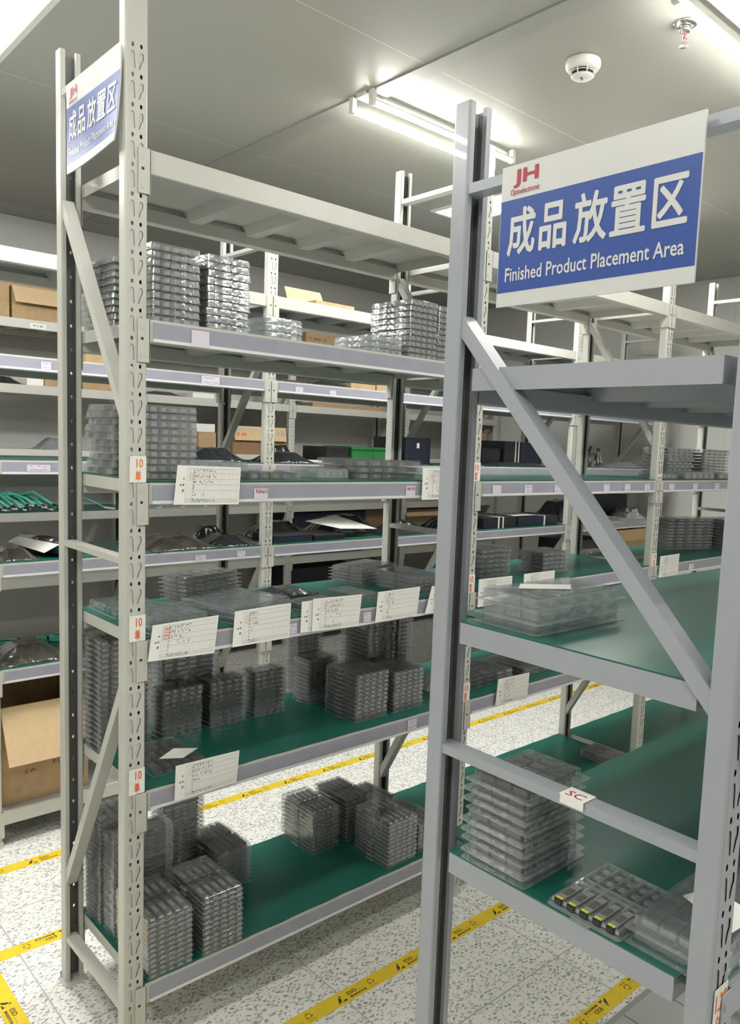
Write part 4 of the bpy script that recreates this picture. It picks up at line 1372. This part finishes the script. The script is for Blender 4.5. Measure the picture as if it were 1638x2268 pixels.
# fourth shelf across the aisle
bag('wrinkled brown film bag at the left end of the fourth shelf across the aisle', .10, 1.26, .24, 1.5, 1.0315, .04, 'bagb', seed=12)
t = thing('rolled_film', 'roll of dark film with a white sheet on the fourth shelf across the aisle', 'roll', (.30, 1.38, 1.0315), .25)
put('roll', MB().tube([(0, -.12, .032), (0, 0, .032), (0, .14, .034)], .031, 20).data('roll', M['navy'], True), t)
put('white_sheet', MB().poly([(-.035, -.13, .052), (-.032, .14, .056), (-.06, .16, .035), (-.07, -.09, .02)]).data('white_sheet', M['paper']), t)
put('wrapper', MB().tube([(0, -.06, .034), (0, .06, .036), (.002, .145, .036)], [.034, .0345, .034], 16).data('wrapper', M['bagb'], True), t)
bag('wide wrinkled black film bag on the fourth shelf across the aisle', .65, 1.25, .955, 1.56, 1.0315, .052, 'bagb', seed=13, rz=.06)
bag('black bag left of the middle post on the fourth shelf', .955, 1.25, 1.13, 1.5, 1.0315, .045, 'bag', seed=14)
bag('dark folded bag at the back, left of the middle post, fourth shelf', .97, 1.47, 1.13, 1.60, 1.0315, .07, 'bag', seed=15)
for k in range(4):
    slab('flat_pouch', '%s black pouch from the top of the neat pile by the middle post' % ORD[3 - k], 'pouch', 1.225 + .002 * k, 1.26, 1.44, 1.44, 1.0315 + .0085 * k, 1.0395 + .0085 * k, 'navy', bev=.002, group='pile of black pouches by the middle post')
slab('flat_pouch', 'black pouch right of the neat pile on the fourth shelf', 'pouch', 1.45, 1.26, 1.63, 1.44, 1.0315, 1.058, 'black', bev=.003, group='pile of black pouches by the middle post')
bag('brown film bag behind the pouches on the fourth shelf', 1.26, 1.46, 1.58, 1.62, 1.0315, .075, 'bagb', seed=16)
bag('big gray-black bag under the white sheet on the fourth shelf', 1.60, 1.42, 2.02, 1.62, 1.0315, .095, 'bag', seed=17)
bag('black bag at the right end of the fourth shelf, near middle bay', 1.88, 1.27, 2.24, 1.42, 1.0315, .07, 'bag', seed=18)
o = put('paper_sheet', MB().poly([(1.46, 1.35, 1.115), (1.69, 1.41, 1.13), (1.86, 1.29, 1.068), (1.80, 1.275, 1.072), (1.62, 1.28, 1.08)]).poly([(1.46, 1.35, 1.1145), (1.62, 1.28, 1.0795), (1.80, 1.275, 1.0715), (1.86, 1.29, 1.0675), (1.69, 1.41, 1.1295)]).data('paper_sheet', M['paper']))
tag(o, 'large white sheet lying over the bags on the fourth shelf', 'paper')
bag('black bag behind the gray post on the fourth shelf', 2.34, 1.3, 2.62, 1.55, 1.0315, .07, 'bag', seed=19)
slab('black_box', 'first strapped black box on the fourth shelf beyond the gray post', 'box', 2.64, 1.27, 2.93, 1.5, 1.0315, 1.095, 'black', group='strapped black boxes on the fourth shelf', extras=(('strap', (-.02, -.1165, 0, -.008, .1165, .065), 'strap'), ('strap', (.02, -.1165, 0, .03, .1165, .065), 'strap')))
slab('black_box', 'second strapped black box on the fourth shelf beyond the gray post', 'box', 2.95, 1.27, 3.34, 1.5, 1.0315, 1.09, 'navy', group='strapped black boxes on the fourth shelf', extras=(('strap', (.05, -.1165, 0, .062, .1165, .0605), 'strap'),))
o = put('paper_sheet', MB().box(2.93, 1.28, 1.0965, 3.12, 1.42, 1.0973).data('paper_sheet', M['paper']))
tag(o, 'white sheet on the strapped black boxes of the fourth shelf', 'paper')
bag('large black plastic bag at the far end of the fourth shelf', 3.46, 1.40, 3.88, 1.62, 1.0315, .14, 'bag', seed=20)
# far rack: cables and boxes on the fourth shelf
slab('black_case', 'big navy case under the fourth shelf of the farthest rack', 'case', 2.60, 3.06, 3.27, 3.38, .6465, .96, 'navy')
carton('brown carton right of the navy case, lower on the farthest rack', 3.29, 3.08, 3.56, 3.38, .6465, .962, lid=True, mt='carddk')
carton('wide brown carton on the farthest rack behind the gray post', 3.68, 3.08, 4.2, 3.38, .6465, .955, mt='card', flaps=(('f', .08, 130),))
slab('black_case', 'dark blue case on the bottom shelves of the farthest rack', 'case', 2.57, 3.06, 3.2, 3.38, .1315, .55, 'black')
bag('black sack on the lower shelf of the farthest rack at right', 3.7, 3.05, 4.3, 3.36, .1315, .3, 'bag', seed=21)

GC = 'aqua fibre cables on the farthest rack'
rng = random.Random(3)
def cable(i):
    x = .56 + .026 * i + rng.uniform(-.01, .01)
    y = 3.05 + rng.uniform(0, .06)
    t = thing('fibre_cable', '%s aqua cable from the left in the heap on the farthest rack' % ORD[i], 'cable', (x, y, 1.0292), rng.uniform(-.5, -.15), GC)
    z = rng.uniform(.004, .03)
    pts = [(0, .01, z + .004), (-.04, .06, z + .022 + rng.uniform(0, .02)), (-.09, .12, z + .04 + rng.uniform(0, .03)), (-.14, .17, z + .052), (-.19, .21, z + .05)]
    put('cable_jacket', MB().tube(pts, .0075, 8).data('cable_jacket', M['aqua'], True), t)
    put('connector_boot', MB().tube([(.012, -.012, z + .002), (0, .01, z + .004)], .0065, 8).data('connector_boot', M['black'], True), t)
    m_ = 'chrome' if i % 2 else 'white'
    put('connector', MB().bar((.030, -.055, z + .0035), (.012, -.012, z + .002), .012, .007).data('connector', M[m_]), t)
for i in range(15):
    cable(i)
t = thing('fibre_cable', 'single aqua cable with white plug right of the end frame, farthest rack', 'cable', (1.20, 3.06, 1.0292), 0, GC)
put('cable_jacket', MB().tube([(0, 0, .012), (-.06, .06, .05), (-.12, .12, .07)], .004, 8).data('cable_jacket', M['aqua'], True), t)
put('connector', MB().bar((.05, -.03, .004), (0, 0, .012), .012, .01).data('connector', M['white']), t)
for i in range(3):
    t = thing('fibre_cable', '%s pale plug on the fourth shelf edge, farthest rack, past the near post' % ORD[i], 'cable', (1.55 + .16 * i, 3.04, 1.0264), .3, GC)
    put('connector', MB().bar((-.02, 0, .006), (.02, 0.01, .006), .012, .009).data('connector', M['white']), t)
    put('cable_jacket', MB().tube([(.02, .01, .006), (.04, .08, .01), (.0, .15, .012)], .004, 8).data('cable_jacket', M['aqua'], True), t)
GL = 'coiled aqua cables on the fifth shelf'
for i, (x, y) in enumerate(((.30, 1.52), (.40, 1.54), (.20, 1.55))):
    t = thing('coiled_cable', ('middle', 'right', 'left')[i] + ' flat coil of aqua cable at the back of the fifth shelf across the aisle', 'cable', (x, y, .6535), 0, GL)
    mb = MB()
    for k in range(3):
        mb.tube([((.045 - .004 * k) * math.cos(a), (.03 - .003 * k) * math.sin(a), .006 + .007 * k) for a in (2 * math.pi * q / 20 for q in range(21))], .0035, 6, cap=False)
    put('cable_loop', mb.data('cable_loop', M['aqua'], True), t)
    put('tie', MB().tube([(.045, -.005, .0), (.046, -.004, .028)], .004, 8).data('tie', M['black']), t)
bag('large shiny black film bag on the fifth shelf across the aisle', .10, 1.25, .34, 1.5, .6535, .06, 'bagb', seed=22)
bag('black bag with bright folds right of the middle post, fifth shelf', 1.28, 1.26, 1.52, 1.5, .6535, .05, 'bag', seed=23)
slab('tray_lid', 'black tray on the fifth shelf across the aisle behind the middle post', 'tray', .97, 1.26, 1.14, 1.5, .6535, .70, 'black')
# big carton on the bottom shelf across the aisle
bx = carton('big brown carton with a large hanging flap at lower left', .098, 1.275, .41, 1.6, .1316, .50, flaps=(('f', .21, 158), ('b', .12, 25)), mt='card', text=(('G.W:', .26, .29, .39, .33, 'ink'), ('KG', .58, .33, .68, .375, 'ink')))
carton('open brown carton on the fifth shelf, far end of the rack across the aisle', 4.0, 1.28, 4.42, 1.58, .6516, .88, flaps=(('f', .09, 20), ('r', .08, 35)), mt='card')
slab('black_box', 'black box left of the brown carton, fifth shelf, far end', 'box', 3.56, 1.30, 3.95, 1.58, .6516, .91, 'black')
slab('black_box', 'black box at the far end of the fourth shelf behind the film bag', 'box', 3.95, 1.46, 4.44, 1.62, 1.0296, 1.19, 'navy')
bag('clear film bag full of trays at the far end of the fourth shelf', 4.08, 1.26, 4.43, 1.45, 1.0296, .11, 'foil', seed=41, name='film_bag', wave=.4)
bag('black film packet on the fourth shelf in the near bay', .55, .215, .70, .36, A4_, .022, 'bag', seed=24, n=20)
bag('clear film laid over the tray beside the third card', .69, .03, .71, .10, A4_, .006, 'film', seed=25, n=8, name='film_wrap')
